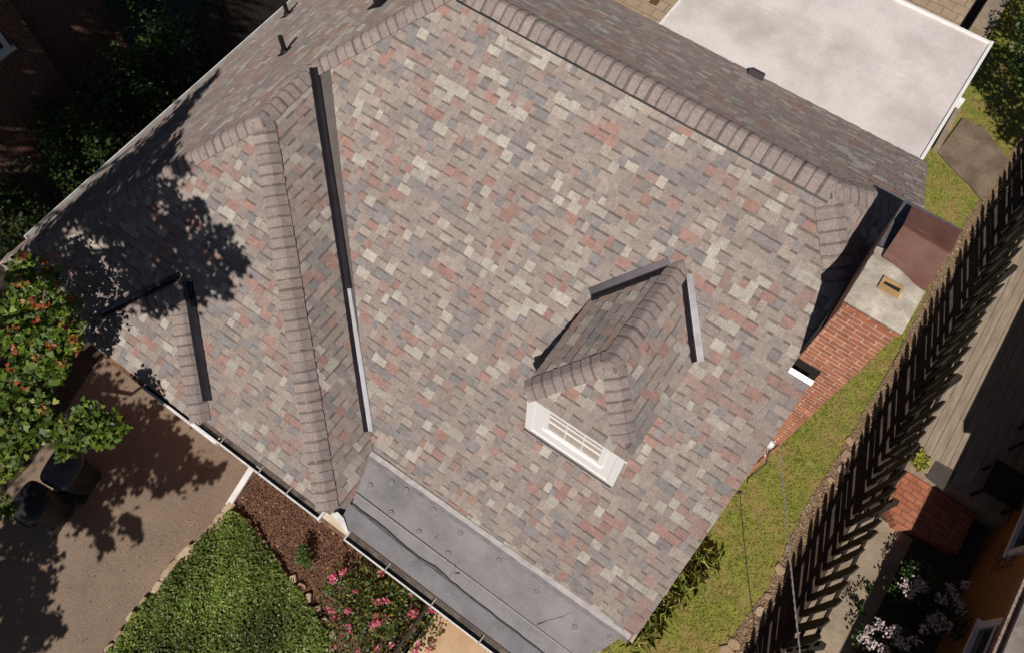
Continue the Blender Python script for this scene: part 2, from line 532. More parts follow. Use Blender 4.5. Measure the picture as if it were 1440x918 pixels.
def shingles(polys, eave_dir, seed, parent, name='roof_slope', thick=0.05, b_off=0.0, base_poly=None):
    """polys: convex planar 3-D polygons of one roof plane, counter-clockwise from above"""
    P0 = V(polys[0][0])
    n = (V(polys[0][1]) - P0).cross(V(polys[0][2]) - P0).normalized()
    if n.z < 0:
        n = -n
    e = V(eave_dir).normalized()
    up = n.cross(e).normalized()
    if up.z < 0:
        up, e = -up, -e
    mb = MB()
    pl2 = []
    for poly in polys:
        q = [((V(p) - P0).dot(e), (V(p) - P0).dot(up)) for p in poly]
        if area2(q) < 0:
            q = q[::-1]
        pl2.append(q)
        mb.slab([P0 + e * a + up * b - n * 0.012 for a, b in q], -n * thick, 1)
    amin = min(a for q in pl2 for a, b in q) - 0.3
    amax = max(a for q in pl2 for a, b in q) + 0.3
    bmin = min(b for q in pl2 for a, b in q)
    bmax = max(b for q in pl2 for a, b in q)
    rnd = random.Random(seed)
    names = [c for c, _ in PAL]
    wts = [w_ for _, w_ in PAL]
    k = 0
    b = bmin + b_off
    while b < bmax:
        a = amin + rnd.uniform(0, 0.3)
        high = True
        prev = None
        while a < amax:
            wd = rnd.choice((0.075, 0.09, 0.105, 0.12, 0.135, 0.15, 0.175)) * rnd.uniform(0.9, 1.1)
            c = prev if (prev and rnd.random() < 0.14) else rnd.choices(names, wts)[0]
            if not high and max(c) > 0.41 and rnd.random() < 0.75:
                c = rnd.choices(names, wts)[0]
            prev = c
            g = rnd.uniform(0.92, 1.09)
            col = tuple(x * g for x in c)
            b0, b1 = b, b + EXPO
            jit = rnd.uniform(-0.003, 0.003)
            cells = []
            if high:
                cells.append(((b0 + jit, b1), 0.015, 0.004, col))
            else:
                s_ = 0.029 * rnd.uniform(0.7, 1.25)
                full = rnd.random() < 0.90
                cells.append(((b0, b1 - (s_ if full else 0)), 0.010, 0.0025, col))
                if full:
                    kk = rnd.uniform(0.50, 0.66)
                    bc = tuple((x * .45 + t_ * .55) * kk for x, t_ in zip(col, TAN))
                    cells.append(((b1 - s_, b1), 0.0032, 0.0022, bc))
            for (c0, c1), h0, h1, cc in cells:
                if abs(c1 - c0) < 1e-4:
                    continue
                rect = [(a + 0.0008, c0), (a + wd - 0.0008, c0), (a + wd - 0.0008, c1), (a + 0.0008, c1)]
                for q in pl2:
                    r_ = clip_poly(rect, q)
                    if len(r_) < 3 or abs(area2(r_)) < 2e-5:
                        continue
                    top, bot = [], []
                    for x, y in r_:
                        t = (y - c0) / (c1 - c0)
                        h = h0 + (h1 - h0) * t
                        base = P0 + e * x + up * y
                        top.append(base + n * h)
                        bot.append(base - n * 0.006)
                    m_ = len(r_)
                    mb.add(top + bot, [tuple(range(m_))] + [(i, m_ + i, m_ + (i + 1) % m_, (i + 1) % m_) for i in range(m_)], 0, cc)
            a += wd
            high = not high if (high or rnd.random() < 0.8) else high
        b += EXPO
        k += 1
    return mb.build(name, [MT['shingle'], MT['deck_under']], parent)


def caps(p0, p1, n1, n2, parent, name='hip_cap', half=0.152, step=0.128, lift=0.022, seed=1, vent=0.0, start=0.0):
    """cap shingles from p0 (low end) to p1 over the crease of planes with normals n1, n2"""
    p0, p1 = V(p0), V(p1)
    t = (p1 - p0).normalized()
    Ltot = (p1 - p0).length
    n1, n2 = V(n1).normalized(), V(n2).normalized()
    s1 = t.cross(n1).normalized()
    s2 = t.cross(n2).normalized()
    mid = (n1 + n2).normalized()
    if s1.dot(n2) > 0:
        s1 = -s1
    if s2.dot(n1) > 0:
        s2 = -s2
    rnd = random.Random(seed)
    mb = MB()
    prof = [(s1, 1.0, n1), (s1, 0.55, n1), (s1, 0.14, n1), (None, 0, mid), (s2, 0.14, n2), (s2, 0.55, n2), (s2, 1.0, n2)]

    def ring(pos, h, wj):
        out = []
        for sd_, k, nn in prof:
            if sd_ is None:
                out.append(pos + mid * (h + vent) - mid * 0.010)
            else:
                out.append(pos + sd_ * half * wj * k + nn * (h + vent))
        return out
    d = start
    N = len(prof)
    while d < Ltot - 0.02:
        g = rnd.uniform(0.93, 1.07)
        base = rnd.choice([(0.305, 0.250, 0.230), (0.315, 0.258, 0.234), (0.292, 0.243, 0.226)])
        col = tuple(x * g for x in base)
        kq = rnd.uniform(0.85, 1.15)
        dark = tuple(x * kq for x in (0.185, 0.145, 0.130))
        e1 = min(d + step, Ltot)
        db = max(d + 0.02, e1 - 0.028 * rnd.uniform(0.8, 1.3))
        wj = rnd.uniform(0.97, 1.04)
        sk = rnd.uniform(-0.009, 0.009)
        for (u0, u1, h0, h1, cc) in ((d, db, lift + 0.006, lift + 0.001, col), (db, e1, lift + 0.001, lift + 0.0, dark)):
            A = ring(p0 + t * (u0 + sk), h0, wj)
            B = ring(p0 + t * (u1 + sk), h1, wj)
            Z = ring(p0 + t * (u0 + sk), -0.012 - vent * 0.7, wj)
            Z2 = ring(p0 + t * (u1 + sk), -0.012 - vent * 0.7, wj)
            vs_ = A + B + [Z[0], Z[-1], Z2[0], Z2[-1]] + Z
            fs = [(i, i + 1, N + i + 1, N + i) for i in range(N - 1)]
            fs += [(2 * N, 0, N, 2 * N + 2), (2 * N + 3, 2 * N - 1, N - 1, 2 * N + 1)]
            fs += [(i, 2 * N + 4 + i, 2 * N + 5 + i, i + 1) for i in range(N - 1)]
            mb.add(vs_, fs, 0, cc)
        d += step
    o = mb.build(name, [MT['shingle']], parent)
    return o


def valley(p0, p1, n1, n2, parent, half=0.075, lift=0.022, name='valley_flashing', m=None, e0=0.0, rib=0.012, flare=1.0, half2=None, split=False):
    p0, p1 = V(p0), V(p1)
    t = (p1 - p0).normalized()
    n1, n2 = V(n1).normalized(), V(n2).normalized()
    s1, s2 = t.cross(n1).normalized(), t.cross(n2).normalized()
    if s1.dot(n2) < 0:
        s1 = -s1
    if s2.dot(n1) < 0:
        s2 = -s2
    mid = (n1 + n2).normalized()
    half2 = half2 or half
    p0 = p0 - t * e0
    prof = [(s1, half, n1, -0.02), (s1, half, n1, lift), (s1, 0.014, n1, lift * 0.9), (None, 0, mid, lift + rib), (s2, 0.014, n2, lift * 0.9), (s2, half2, n2, lift), (s2, half2, n2, -0.02)]
    rings = []
    nseg = max(2, int((p1 - p0).length / 0.8))
    for i in range(nseg + 1):
        p = p0 + (p1 - p0) * (i / nseg)
        wj = (1 + 0.05 * math.sin(i * 2.3)) * (flare + (1 - flare) * i / nseg)
        rings.append([p + ((s_ * h * wj) if s_ is not None else V((0, 0, 0))) + nn * z for s_, h, nn, z in prof])
    N = len(prof)
    vs_ = [q for r_ in rings for q in r_]
    fs = [(i * N + k, i * N + k + 1, (i + 1) * N + k + 1, (i + 1) * N + k) for i in range(nseg) for k in range(N - 1)]
    fs += [tuple(range(N)), tuple(range(nseg * N + N - 1, nseg * N - 1, -1))]
    mb = MB()
    mb.add(vs_, fs)
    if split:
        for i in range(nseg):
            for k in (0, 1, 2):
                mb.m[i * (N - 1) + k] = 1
    return mb.build(name, m or MT['flash'], parent)


# ------------------------------------------------------------------ setting: ground and surfaces
def sheet(name, poly, z, m, kind='structure', label=None, thick=None):
    mb = MB()
    if thick:
        mb.prism(poly, z - thick, z)
    else:
        mb.add([(p[0], p[1], z) for p in poly], [tuple(range(len(poly)))])
    o = mb.build(name, m)
    o['kind'] = kind
    if label:
        o['label'] = label
    return o


sheet('ground', [(-150, -150), (150, -150), (150, 150), (-150, 150)], 0.0, MT['soil'])
sheet('driveway', [(-7.9, -12), (-5.27, -12), (-5.30, 0.9), (-9.0, 0.9), (-8.4, -1.4)], 0.006, MT['asphalt'])
sheet('mulch_bed', [(-5.27, -1.6), (-3.4, -2.6), (-1.2, -2.6), (-1.50, 0.95), (-5.27, 0.95)], 0.010, MT['mulch'])
sheet('lawn', [(0.6, -3.0), (2.42, -3.0), (2.40, 8.0), (2.42, 12.4), (2.6, 13.9), (3.4, 20), (0.6, 20)], 0.006, MT['lawn'])
sheet('gravel_strip', [(2.33, -3.0), (2.58, -3.0), (2.58, 12), (2.9, 20), (2.75, 20), (2.36, 12.5), (2.3, 11.2), (2.43, 8.7), (2.36, 6.4), (2.30, 5.2), (2.40, 3.8), (2.24, 2.5)], 0.012, MT['sand'])
sheet('concrete_path', [(3.05, -3.0), (3.92, -3.0), (3.95, 5.86), (3.05, 5.86)], 0.020, MT['conc'])
sheet('patio', [(-10.5, 9.4), (0.30, 12.3), (0.30, 20), (-10.5, 20)], 0.02, MT['patio'])
sheet('landing', [(-1.55, -3), (-0.2, -3), (-0.2, 0.62), (-1.55, 0.62)], 0.30, MT['porch'], thick=0.30)

# ------------------------------------------------------------------ the house
S = 0.79
XL, YF, ZE = -9.2, 0.59, 2.9
PKX, PKY, PKZ = -6.15, 3.64, 5.31            # peak of the front wing
YB = 4.59                                     # wing ridge meets the main roof
RX0, RX1, RY, RZ = -4.83, -0.09, 5.91, 6.353  # main ridge
XR = 0.86                                     # right rake
YBE, ZBE = 9.38, 3.613                        # back eave
C2X = -3.10
NF = V((0, -S, 1)).normalized()
NB = V((0, S, 1)).normalized()
NL = V((-S, 0, 1)).normalized()
NR = V((S, 0, 1)).normalized()


def zF(y):
    return 1.684 + S * y


house = thing('brick_house', 'large brick house under a steep multicoloured shingle roof with metal valleys, filling the picture', 'house', (-4.2, 4.5, 0))
# walls
mb = MB()
mb.prism([(-8.95, 0.85), (0.62, 0.85), (0.62, 9.1), (-8.95, 9.1)], 0, 2.62)
mb.prism([(0.3, 1.75), (0.62, 1.75), (0.62, 9.0), (0.3, 9.0)], 2.62, 3.0)
mb.add([(0.62, 1.75, 2.6), (0.62, 9.0, 2.6), (0.62, 9.0, 3.45), (0.62, 6.9, 5.3), (0.62, 4.9, 5.3), (0.62, 1.75, 2.85),
        (0.4, 1.75, 2.6), (0.4, 9.0, 2.6), (0.4, 9.0, 3.45), (0.4, 6.9, 5.3), (0.4, 4.9, 5.3), (0.4, 1.75, 2.85)],
       [(0, 1, 2, 3, 4, 5), (11, 10, 9, 8, 7, 6)] + [(i, i + 6, (i + 1) % 6 + 6, (i + 1) % 6) for i in range(6)])
mb.prism([(-8.9, 9.0), (-3.9, 9.0), (-3.9, 9.15), (-8.9, 9.15)], 2.5, 3.4)
mb.build('wall', MT['brick_house'], house)

# main front slope
vb = V((-3.10, 1.52, zF(1.52)))
peakV = V((-6.13, YB + .01, 5.31))
hipx = 0.607
Fpolys = [
    [(-3.10, 1.52), (hipx, 1.52), (hipx, 5.213), (RX1, RY), (RX0, RY), (-6.15, YB), (-3.27, 1.71)],
    [(hipx, 1.52), (XR, 1.52), (XR, 4.46), (hipx, 4.46)],
]
shingles([[(x, y, zF(y)) for x, y in p] for p in Fpolys], (1, 0, 0), 3, house)
# back slope


def zB(y):
    return RZ - S * (y - RY)


Bpolys = [[(-8.2, YBE), (RX0, RY), (RX1, RY), (0.62, 6.62), (0.62, YBE)], [(0.62, 6.62), (XR + .04, 6.90), (XR + .01, YBE), (0.62, YBE)]]
shingles([[(x, y, zB(y)) for x, y in p] for p in Bpolys], (1, 0, 0), 5, house)
# clipped right end
CX = 0.90
zc = RZ - S * (CX - RX1)


def zC(x):
    return RZ - S * (x - RX1)


Cpolys = [[(RX1, RY), (0.607, 5.213), (0.607, 6.607)], [(0.607, 5.95), (CX, 5.95), (CX, 6.90), (0.607, 6.607)]]
shingles([[(x, y, zC(x)) for x, y in p] for p in Cpolys], (0, 1, 0), 8, house)
# left slope (wing and main share it)


def zL(x):
    return ZE + S * (x - XL)


Lp = [(XL, YF), (PKX, PKY), (PKX, YB), (RX0, RY), (-8.30, YBE), (XL, YBE)]
shingles([[(x, y, zL(x)) for x, y in [(XL, YF), (PKX, PKY), (PKX, YB), (XL, YB)]],
          [(x, y, zL(x)) for x, y in [(XL, YB), (PKX, YB), (RX0, RY), (-8.30, YBE), (XL, YBE)]]], (0, 1, 0), 13, house)


# wing front slope
def zW(y):
    return ZE + S * (y - YF)


shingles([[(x, y, zW(y)) for x, y in [(XL, YF), (C2X, YF), (PKX, PKY)]]], (1, 0, 0), 21, house)
# wing right slope
SW = (PKZ - ZE) / (C2X - PKX)


def zR(x):
    return PKZ - SW * (x - PKX)


NR2 = V((SW, 0, 1)).normalized()
shingles([[(x, y, zR(x)) for x, y in [(PKX, PKY), (C2X, YF), (-2.85, YF + .02), (-3.10, 1.52), (-3.27, 1.71), (PKX, YB)]]], (0, 1, 0), 34, house)

# cap shingles
caps((XL + .05, YF + .05, zL(XL) + .04), (PKX, PKY, PKZ), NL, NF, house, seed=1)
caps((C2X, YF + .02, ZE), (PKX, PKY, PKZ), NR2, NF, house, seed=2)
caps((PKX, PKY - .05, PKZ), (PKX, YB + .02, PKZ), NL, NR2, house, seed=3)
caps((PKX, YB, PKZ), (RX0, RY, RZ), NL, NF, house, seed=4)
caps((CX - .02, 6.88, zc), (RX1, RY, RZ), NB, NR, house, seed=5, half=0.16)
caps((0.60, 5.22, zC(.60)), (RX1, RY, RZ), NF, NR, house, seed=6, half=0.16)
caps((-8.2, YBE, zB(YBE)), (RX0, RY, RZ), NL, NB, house, seed=7)
ridge = caps((RX1 + 0.06, RY, RZ), (RX0, RY, RZ), NF, NB, house, name='ridge_cap', seed=8, vent=0.034, half=0.165, step=0.128)
mb = MB()
for s_, nn in ((-1, NF), (1, NB)):
    sdir = V((0, s_, -S)).normalized()
    a = V((RX0 + .1, RY, RZ)) + sdir * 0.165
    b = V((RX1 + .09, RY, RZ)) + sdir * 0.165
    mb.slab([a + nn * .036, b + nn * .036, b + sdir * .026 + nn * .032, a + sdir * .026 + nn * .032], -nn * 0.034)
mb.build('ridge_vent', MT['black'], ridge)

# metal valleys
va, vz = V((-3.29, 1.70, 3.04)), V((PKX + .03, YB - .02, PKZ))
valley(va + (vz - va) * .36, vz, NF, NR2, house, half=0.062)
valley(va, va + (vz - va) * .40, NF, NR2, house, half=0.068, lift=.029, flare=1.15, m=[MT['flash'], MT['flash_glint']], split=True)  # right flank coloured bright as a painted sun glint
# membrane over the porch
mem = MB()
mp = [(-3.10, 1.47, 2.895), (0.74, 1.53, 2.905), (0.50, 1.0, 2.885), (0.42, 0.58, 2.86), (-2.80, 0.60, 2.86), (-2.92, 0.90, 2.87)]
mem.slab(mp, (0, 0, -0.05))
memb = mem.build('membrane_roof', MT['membrane'], house)
mb = MB()
pts_t = []
rnd = random.Random(4)
nn = 40
top, bot, bot2 = [], [], []
for i in range(nn + 1):
    x = -3.12 + (0.80 + 3.12) * i / nn
    yb = 1.50 + 0.045 * (i / nn)
    top.append((x, yb + 0.035, 2.935))
    bot.append((x, yb - 0.03 + rnd.uniform(-.006, .006), 2.925))
    bot2.append((x, yb - 0.078 + rnd.uniform(-.005, .005), 2.912))
N = nn + 1
mb.add(top + bot + bot2, [(N + i, N + i + 1, i + 1, i) for i in range(nn)])
mb.m[:] = [0] * len(mb.f)
mb.add(bot + bot2, [(N + i, N + i + 1, i + 1, i) for i in range(nn)], 1)
mb.f = mb.f[:nn] + mb.f[nn:]
mb.build('seam_strip', [MT['membrane_edge'], MT['membrane_band']], memb)
# lower lap of the membrane, with its worn dark edge
mb = MB()
lap_t, lap_b = [], []
for i in range(nn + 1):
    x = -2.93 + 3.40 * i / nn
    lap_t.append((x, 0.845 - .05 * i / nn + rnd.uniform(-.003, .003) - .012 * math.exp(-((x + 2.0) / .5) ** 2), 2.886))
    lap_b.append((x + .05, 0.575, 2.872))
mb.add(lap_t + lap_b, [(N + i, N + i + 1, i + 1, i) for i in range(nn)])
mb.build('lower_lap', MT['membrane_dark'], memb)
mb = MB()
a_, b_ = [], []
for i in range(nn + 1):
    x = -2.93 + 3.40 * i / nn
    yy = lap_t[i][1]
    wd = 0.006 + 0.026 * max(0, math.exp(-((x + 2.45) / .35) ** 2)) + 0.03 * math.exp(-((x + 1.55) / .16) ** 2) + rnd.uniform(0, .008)
    a_.append((x, yy + wd * rnd.uniform(.8, 1.05), 2.8905))
    b_.append((x, yy - 0.006, 2.8915))
mb.add(a_ + b_, [(N + i, N + i + 1, i + 1, i) for i in range(nn)])


def smear(path, wd, z=2.8955):
    l_, r_ = [], []
    for i, (x, y) in enumerate(path):
        wj = wd * rnd.uniform(0.3, 1.5)
        l_.append((x, y + wj, z + .001 * (i % 2)))
        r_.append((x + wj * .4, y - wj, z + .001 * (i % 2)))
    n_ = len(path)
    mb.add(l_ + r_, [(n_ + i, n_ + i + 1, i + 1, i) for i in range(n_ - 1)])


pxs = [((632, 812), (640, 800), (640, 792)), ((650, 838), (655, 826), (661, 815)), ((706, 884), (712, 876), (718, 866)),
       ((755, 878), (770, 872), (782, 869), (790, 866)), ((790, 868), (798, 862), (808, 862)), ((803, 886), (807, 874), (815, 866), (822, 863)),
       ((853, 914), (858, 906), (866, 894)), ((610, 757), (616, 752)), ((638, 806), (646, 806))]
for pth in pxs:
    q = [at(x, y, 2.89) for x, y in pth]
    smear([(p.x, p.y) for p in q], 0.006)
mb.build('tar_smear', MT['tar'], memb)
# paler centre crease and one grey scuff on the membrane
mb = MB()
for i in range(nn):
    x0, x1 = -2.95 + 3.35 * i / nn, -2.95 + 3.35 * (i + 1) / nn
    mb.add([(x0, 0.985, 2.8885), (x1, 0.985, 2.8885), (x1, 0.995, 2.8935), (x0, 0.995, 2.8935)], [(0, 1, 2, 3)])
    mb.add([(x0, 0.995, 2.8935), (x1, 0.995, 2.8935), (x1, 1.006, 2.8885), (x0, 1.006, 2.8885)], [(0, 1, 2, 3)])
mb.build('crease', MT['membrane_pl'], memb)
discs = [(-2.99, 1.42), (-2.86, 1.17), (-2.66, 1.36), (-2.45, 1.39), (-2.43, 1.05), (-2.01, 1.39), (-1.99, 1.07), (-1.56, 1.35), (-1.54, 1.07), (-1.89, 0.77),
         (-0.98, 1.36), (-0.39, 1.32), (-1.27, 0.72), (0.21, 1.26), (0.62, 1.40), (-0.56, 0.72)]
first = None
for x, y in discs:
    z = 2.865 + (y - .6) / .9 * .03
    if first is None:
        mb = MB()
        mb.lathe((0, 0, 0), [(0.033, -.01), (0.036, 0.012), (0.029, 0.020), (0.023, 0.008), (0.013, 0.008), (0.010, 0.016), (0.003, 0.015)], 18)
        first = mb.build('fastener_plate', MT['membrane_pl'], memb, smooth=True, local=True)
        o = first
    else:
        o = first.copy()
        COL.objects.link(o)
        o.parent = memb
    o.location = V((x, y, z)) - world_loc(memb)


# gutters
def gutter(x0, x1, y, z, parent, lip=0.014, wd=0.12, rim=MT['white_metal'], hang=()):
    """K-style gutter running along x; y is its outer lip"""
    mb = MB()
    prof = [(0, 0), (0, -.055), (.03, -.10), (wd - .005, -.10), (wd - .005, -.012), (wd - .010, -.012), (wd - .010, -.06), (lip, -.06), (lip, 0)]
    n_ = len(prof)
    L_ = [(x0, y + a, z + b) for a, b in prof]
    R_ = [(x1, y + a, z + b) for a, b in prof]
    idx = [(i, (i + 1) % n_, n_ + (i + 1) % n_, n_ + i) for i in range(n_)]
    mb.add(L_ + R_, idx)
    for i in (3, 4, 5, 6, 7):
        mb.m[i] = 1
    for xx in (x0, x1):
        mb.box((xx - .006, y, z - .10), (xx + .006, y + wd, z + .002))
    g = mb.build('gutter', [rim, MT['gutter_in']], parent)
    for hx in hang:
        m2 = MB()
        m2.obox((hx, y + wd / 2, z + .004), (.008, 0, 0), (0, wd / 2, 0), (0, 0, .004))
        m2.build('gutter_hanger', MT['hanger'], g)
    return g


g1 = gutter(-8.9, -7.02, 0.478, 2.885, house, hang=(-8.0,), lip=.022)
g2 = gutter(-6.20, -4.87, 0.425, 2.862, house, wd=0.10, lip=.032)
g3 = gutter(-5.30, -3.13, 0.455, 2.888, house, hang=(-4.8, -4.13, -3.66), lip=.021)
g4 = gutter(-2.70, 0.70, 0.455, 2.872, house, hang=(-2.05, -1.34, -0.62, 0.1), lip=.018)
# gutter along the left eave
mb = MB()
mb.box((XL - .085, 1.10, 2.80), (XL + .01, YBE, 2.81), 1)
mb.box((XL - .098, 1.10, 2.80), (XL - .084, YBE, 2.885))
mb.box((XL - .095, 1.09, 2.80), (XL + .03, 1.10, 2.885))
mb.build('gutter', [MT['white_metal'], MT['gutter_in']], house)
mb = MB()
mb.box((XL - .02, 1.10, 2.84), (XL + .012, YBE, 2.893))
mb.build('drip_edge', MT['cream'], house)
# fascia boards
mb = MB()
mb.box((-3.12, 0.475, 2.70), (-2.71, 0.515, 2.868))
mb.slab([(-3.10, 0.515, 2.868), (-2.71, 0.515, 2.868), (-2.71, 0.60, 2.868), (-3.10, 0.66, 2.868)], (0, 0, -.03), 1)
mb.box((-3.135, 0.45, 2.75), (-3.105, 0.60, 2.90), 2)
mb.slab([(-3.02, 0.62, 2.905), (-2.74, 0.545, 2.885), (-2.71, 0.565, 2.885), (-2.86, 0.66, 2.905), (-2.98, 0.68, 2.905)], (0, 0, -.012), 2)
mb.build('fascia', [MT['rustwood'], MT['cream'], MT['white_metal']], house, bevel=0.004)
mb = MB()
mb.box((-7.01, 0.445, 2.66), (-6.21, 0.485, 2.855), 0)
mb.box((-7.01, 0.485, 2.70), (-6.21, 0.60, 2.86), 1)
mb.slab([(-6.17, 0.53, 2.865), (-5.32, 0.53, 2.865), (-5.32, 0.60, 2.895), (-6.17, 0.60, 2.895)], (0, 0, -.03), 1)
mb.build('fascia', [MT['rustwood'], MT['rustwood']], house)
mb = MB()
mb.box((-9.12, 0.62, 2.60), (-3.0, 0.70, 2.82))
mb.box((-2.9, 0.585, 2.62), (0.45, 0.66, 2.80))
mb.box((-9.16, 0.70, 2.60), (-9.10, YBE - .1, 2.82))
mb.build('fascia', [MT['cream']], house)
# porch header under the membrane
mb = MB()
mb.box((0.3, 0.66, 2.55), (0.42, 1.8, 2.80))
mb.build('porch_header', MT['cream'], house)
# drip edge strips (thin red-brown line of the starter course)
mb = MB()
mb.box((-5.20, 0.572, 2.888), (-3.12, 0.586, 2.905))
mb.box((-2.68, 0.572, 2.868), (0.45, 0.582, 2.884))
mb.build('drip_edge', mat('red_brown_drip', (0.15, 0.075, 0.06), rough=0.6), house)
# downspout lying out over the ground
mb = MB()
d0, d1 = V((-4.20, 0.52, 2.80)), V((-4.20, 0.80, 2.50))
mb.obox((-4.20, 0.62, 2.72), (.04, 0, 0), (0, .12, -.09), (0, .02, .03))
mb.obox((-4.20, 0.775, 1.35), (.04, 0, 0), (0, .03, 0), (0, 0, 1.30))
mb.build('downspout', MT['white_metal'], house, bevel=.006)
ext = MB()
e0, e1 = at(352, 662, 0.14), at(321, 711, 0.06)
dirv = (e1 - e0)
sdv = dirv.cross(V((0, 0, 1))).normalized()
ext.obox((e0 + e1) / 2 + dirv * -.12, dirv * .62, sdv * .05, V((0, 0, .038)))
ext.build('downspout_extension', MT['white_metal'], house, bevel=.008)

# plumbing vents on the left slope
for bx, by, hh in ((-7.37, 5.10, 0.30), (-8.81, 6.37, 0.30)):
    z0 = zL(bx)
    mb = MB()
    mb.tube([(bx, by, z0 - .03), (bx, by, z0 + hh)], .036, 14)
    mb.tube([(bx, by, z0 + hh - .004), (bx, by, z0 + hh + .001)], .028, 14)
    p = mb.build('vent_pipe', MT['black'], house, smooth=False)
    mb = MB()
    c = V((bx, by, z0))
    mb.lathe((bx, by, z0 - .02), [(.075, 0), (.062, .05), (.042, .085), (.040, .10)], 14)
    sl = V((1, 0, S)).normalized()
    mb.obox(c + NL * .014, sl * .10, V((0, .095, 0)), NL * .004)
    mb.build('pipe_flashing', MT['black'], p)
mb = MB()
c = V((-6.13, 5.93, zL(-6.13)))
sl = V((1, 0, S)).normalized()
mb.obox(c + NL * .014, sl * .17, V((0, .17, 0)), NL * .004)
mb.lathe(c - V((0, 0, .06)), [(.115, 0), (.115, .20), (.15, .21), (.145, .25), (.09, .29), (.02, .30)], 18)
mb.build('roof_vent', MT['black'], house)
# low box vent by the flat roof
mb = MB()
c = V((-1.87, 9.13, zB(9.13)))
sb = V((0, 1, -S)).normalized()
mb.obox(c + NB * .05, V((.12, 0, 0)), sb * .06, NB * .055)
mb.obox(c + NB * .108 + sb * .01, V((.105, 0, 0)), sb * .045, NB * .006, 1)
mb.build('box_vent', [MT['flash'], MT['black']], house, bevel=.006)

# flat roof of the rear addition
FZ = 3.62
fx0, fx1, fy0, fy1 = -3.66, 0.80, 9.30, 12.16
mb = MB()
mb.box((fx0 + .03, fy0, FZ - .22), (fx1 - .03, fy1 - .03, FZ - .035))
for xs in (-2.35, -0.95, 0.1):
    mb.box((xs, fy0 + .1, FZ - .036), (xs + .10, fy1 - .06, FZ - .0325))
mb.box((fx0 + .04, 10.72, FZ - .0360), (fx1 - .06, 10.80, FZ - .0318))
flat = mb.build('flat_roof', MT['flatroof'], house)
mb = MB()
mb.box((fx0, fy0 + .1, FZ - .24), (fx0 + .035, fy1, FZ - .02))
mb.box((fx1 - .05, fy0 + .12, FZ - .26), (fx1, fy1 + .01, FZ + .0))
mb.box((fx0, fy1 - .055, FZ - .26), (fx1 - .05, fy1, FZ - .005))
for xx in (-0.75, -2.4, 0.28):
    mb.box((xx, fy1 - .06, FZ - .24), (xx + .012, fy1 + .005, FZ - .001))
mb.box((fx1, 10.85, FZ - .25), (fx1 + .08, 10.93, FZ - .10))
mb.build('edge_trim', MT['white'], flat, bevel=.006)
mb = MB()
mb.box((fx0 + .15, 9.4, 0), (fx1 - .12, fy1 - .15, FZ - .22))
mb.build('wall', MT['white'], flat)

# chimney -------------------------------------------------------------
CHX0, CHX1, CHY0, CHY1, CHZ = 0.612, 1.145, 4.60, 5.92, 6.64
mb = MB()
mb.prism([(CHX0, CHY0), (CHX1, CHY0), (CHX1, CHY1), (CHX0, CHY1)], 5.27, CHZ - .03)
mb.prism([(0.885, CHY0), (CHX1, CHY0), (CHX1, CHY1), (0.885, CHY1)], 0, 5.27)
mb.prism([(CHX0 - .012, CHY0 - .014), (CHX1 + .014, CHY0 - .014), (CHX1 + .014, CHY1 + .014), (CHX0 - .012, CHY1 + .014)], CHZ - .11, CHZ - .035)
chim = mb.build('chimney', MT['brick_ch'], house, bevel=.004)
mb = MB()
gx, gy = 12, 14
grid = []
for j in range(gy + 1):
    for i in range(gx + 1):
        x = CHX0 - .018 + (CHX1 - CHX0 + .036) * i / gx
        y = CHY0 - .018 + (5.30 - CHY0) * j / gy
        ex = min(i, gx - i) / gx * 2
        z = CHZ - .005 + .05 * min(1, ex * 1.6) * min(1, j / gy * 3.5) + rnd.uniform(-.004, .004)
        grid.append((x, y, z))
n0 = len(grid)
fcs = [(j * (gx + 1) + i, j * (gx + 1) + i + 1, (j + 1) * (gx + 1) + i + 1, (j + 1) * (gx + 1) + i) for j in range(gy) for i in range(gx)]
mb.add(grid, fcs)
mb.box((CHX0 - .018, CHY0 - .018, CHZ - .05), (CHX1 + .018, 5.3, CHZ - .004))
mb.build('mortar_crown', MT['cement'], chim, smooth=True)
mb = MB()
fc = V((0.875, 4.90, CHZ))
mb.prism([(fc.x - .10, fc.y - .068), (fc.x + .10, fc.y - .068), (fc.x + .10, fc.y + .068), (fc.x - .10, fc.y + .068)], CHZ - .02, CHZ + .075)
mb.prism([(fc.x - .075, fc.y - .012), (fc.x + .08, fc.y - .016), (fc.x + .08, fc.y + .028), (fc.x - .07, fc.y + .018)], CHZ + .0752, CHZ + .0765, 1)
mb.build('flue', [MT['clay'], MT['soot_and_gap_shade']], chim, bevel=.01)
# crooked sheet-metal cover lying over the rear half
mb = MB()


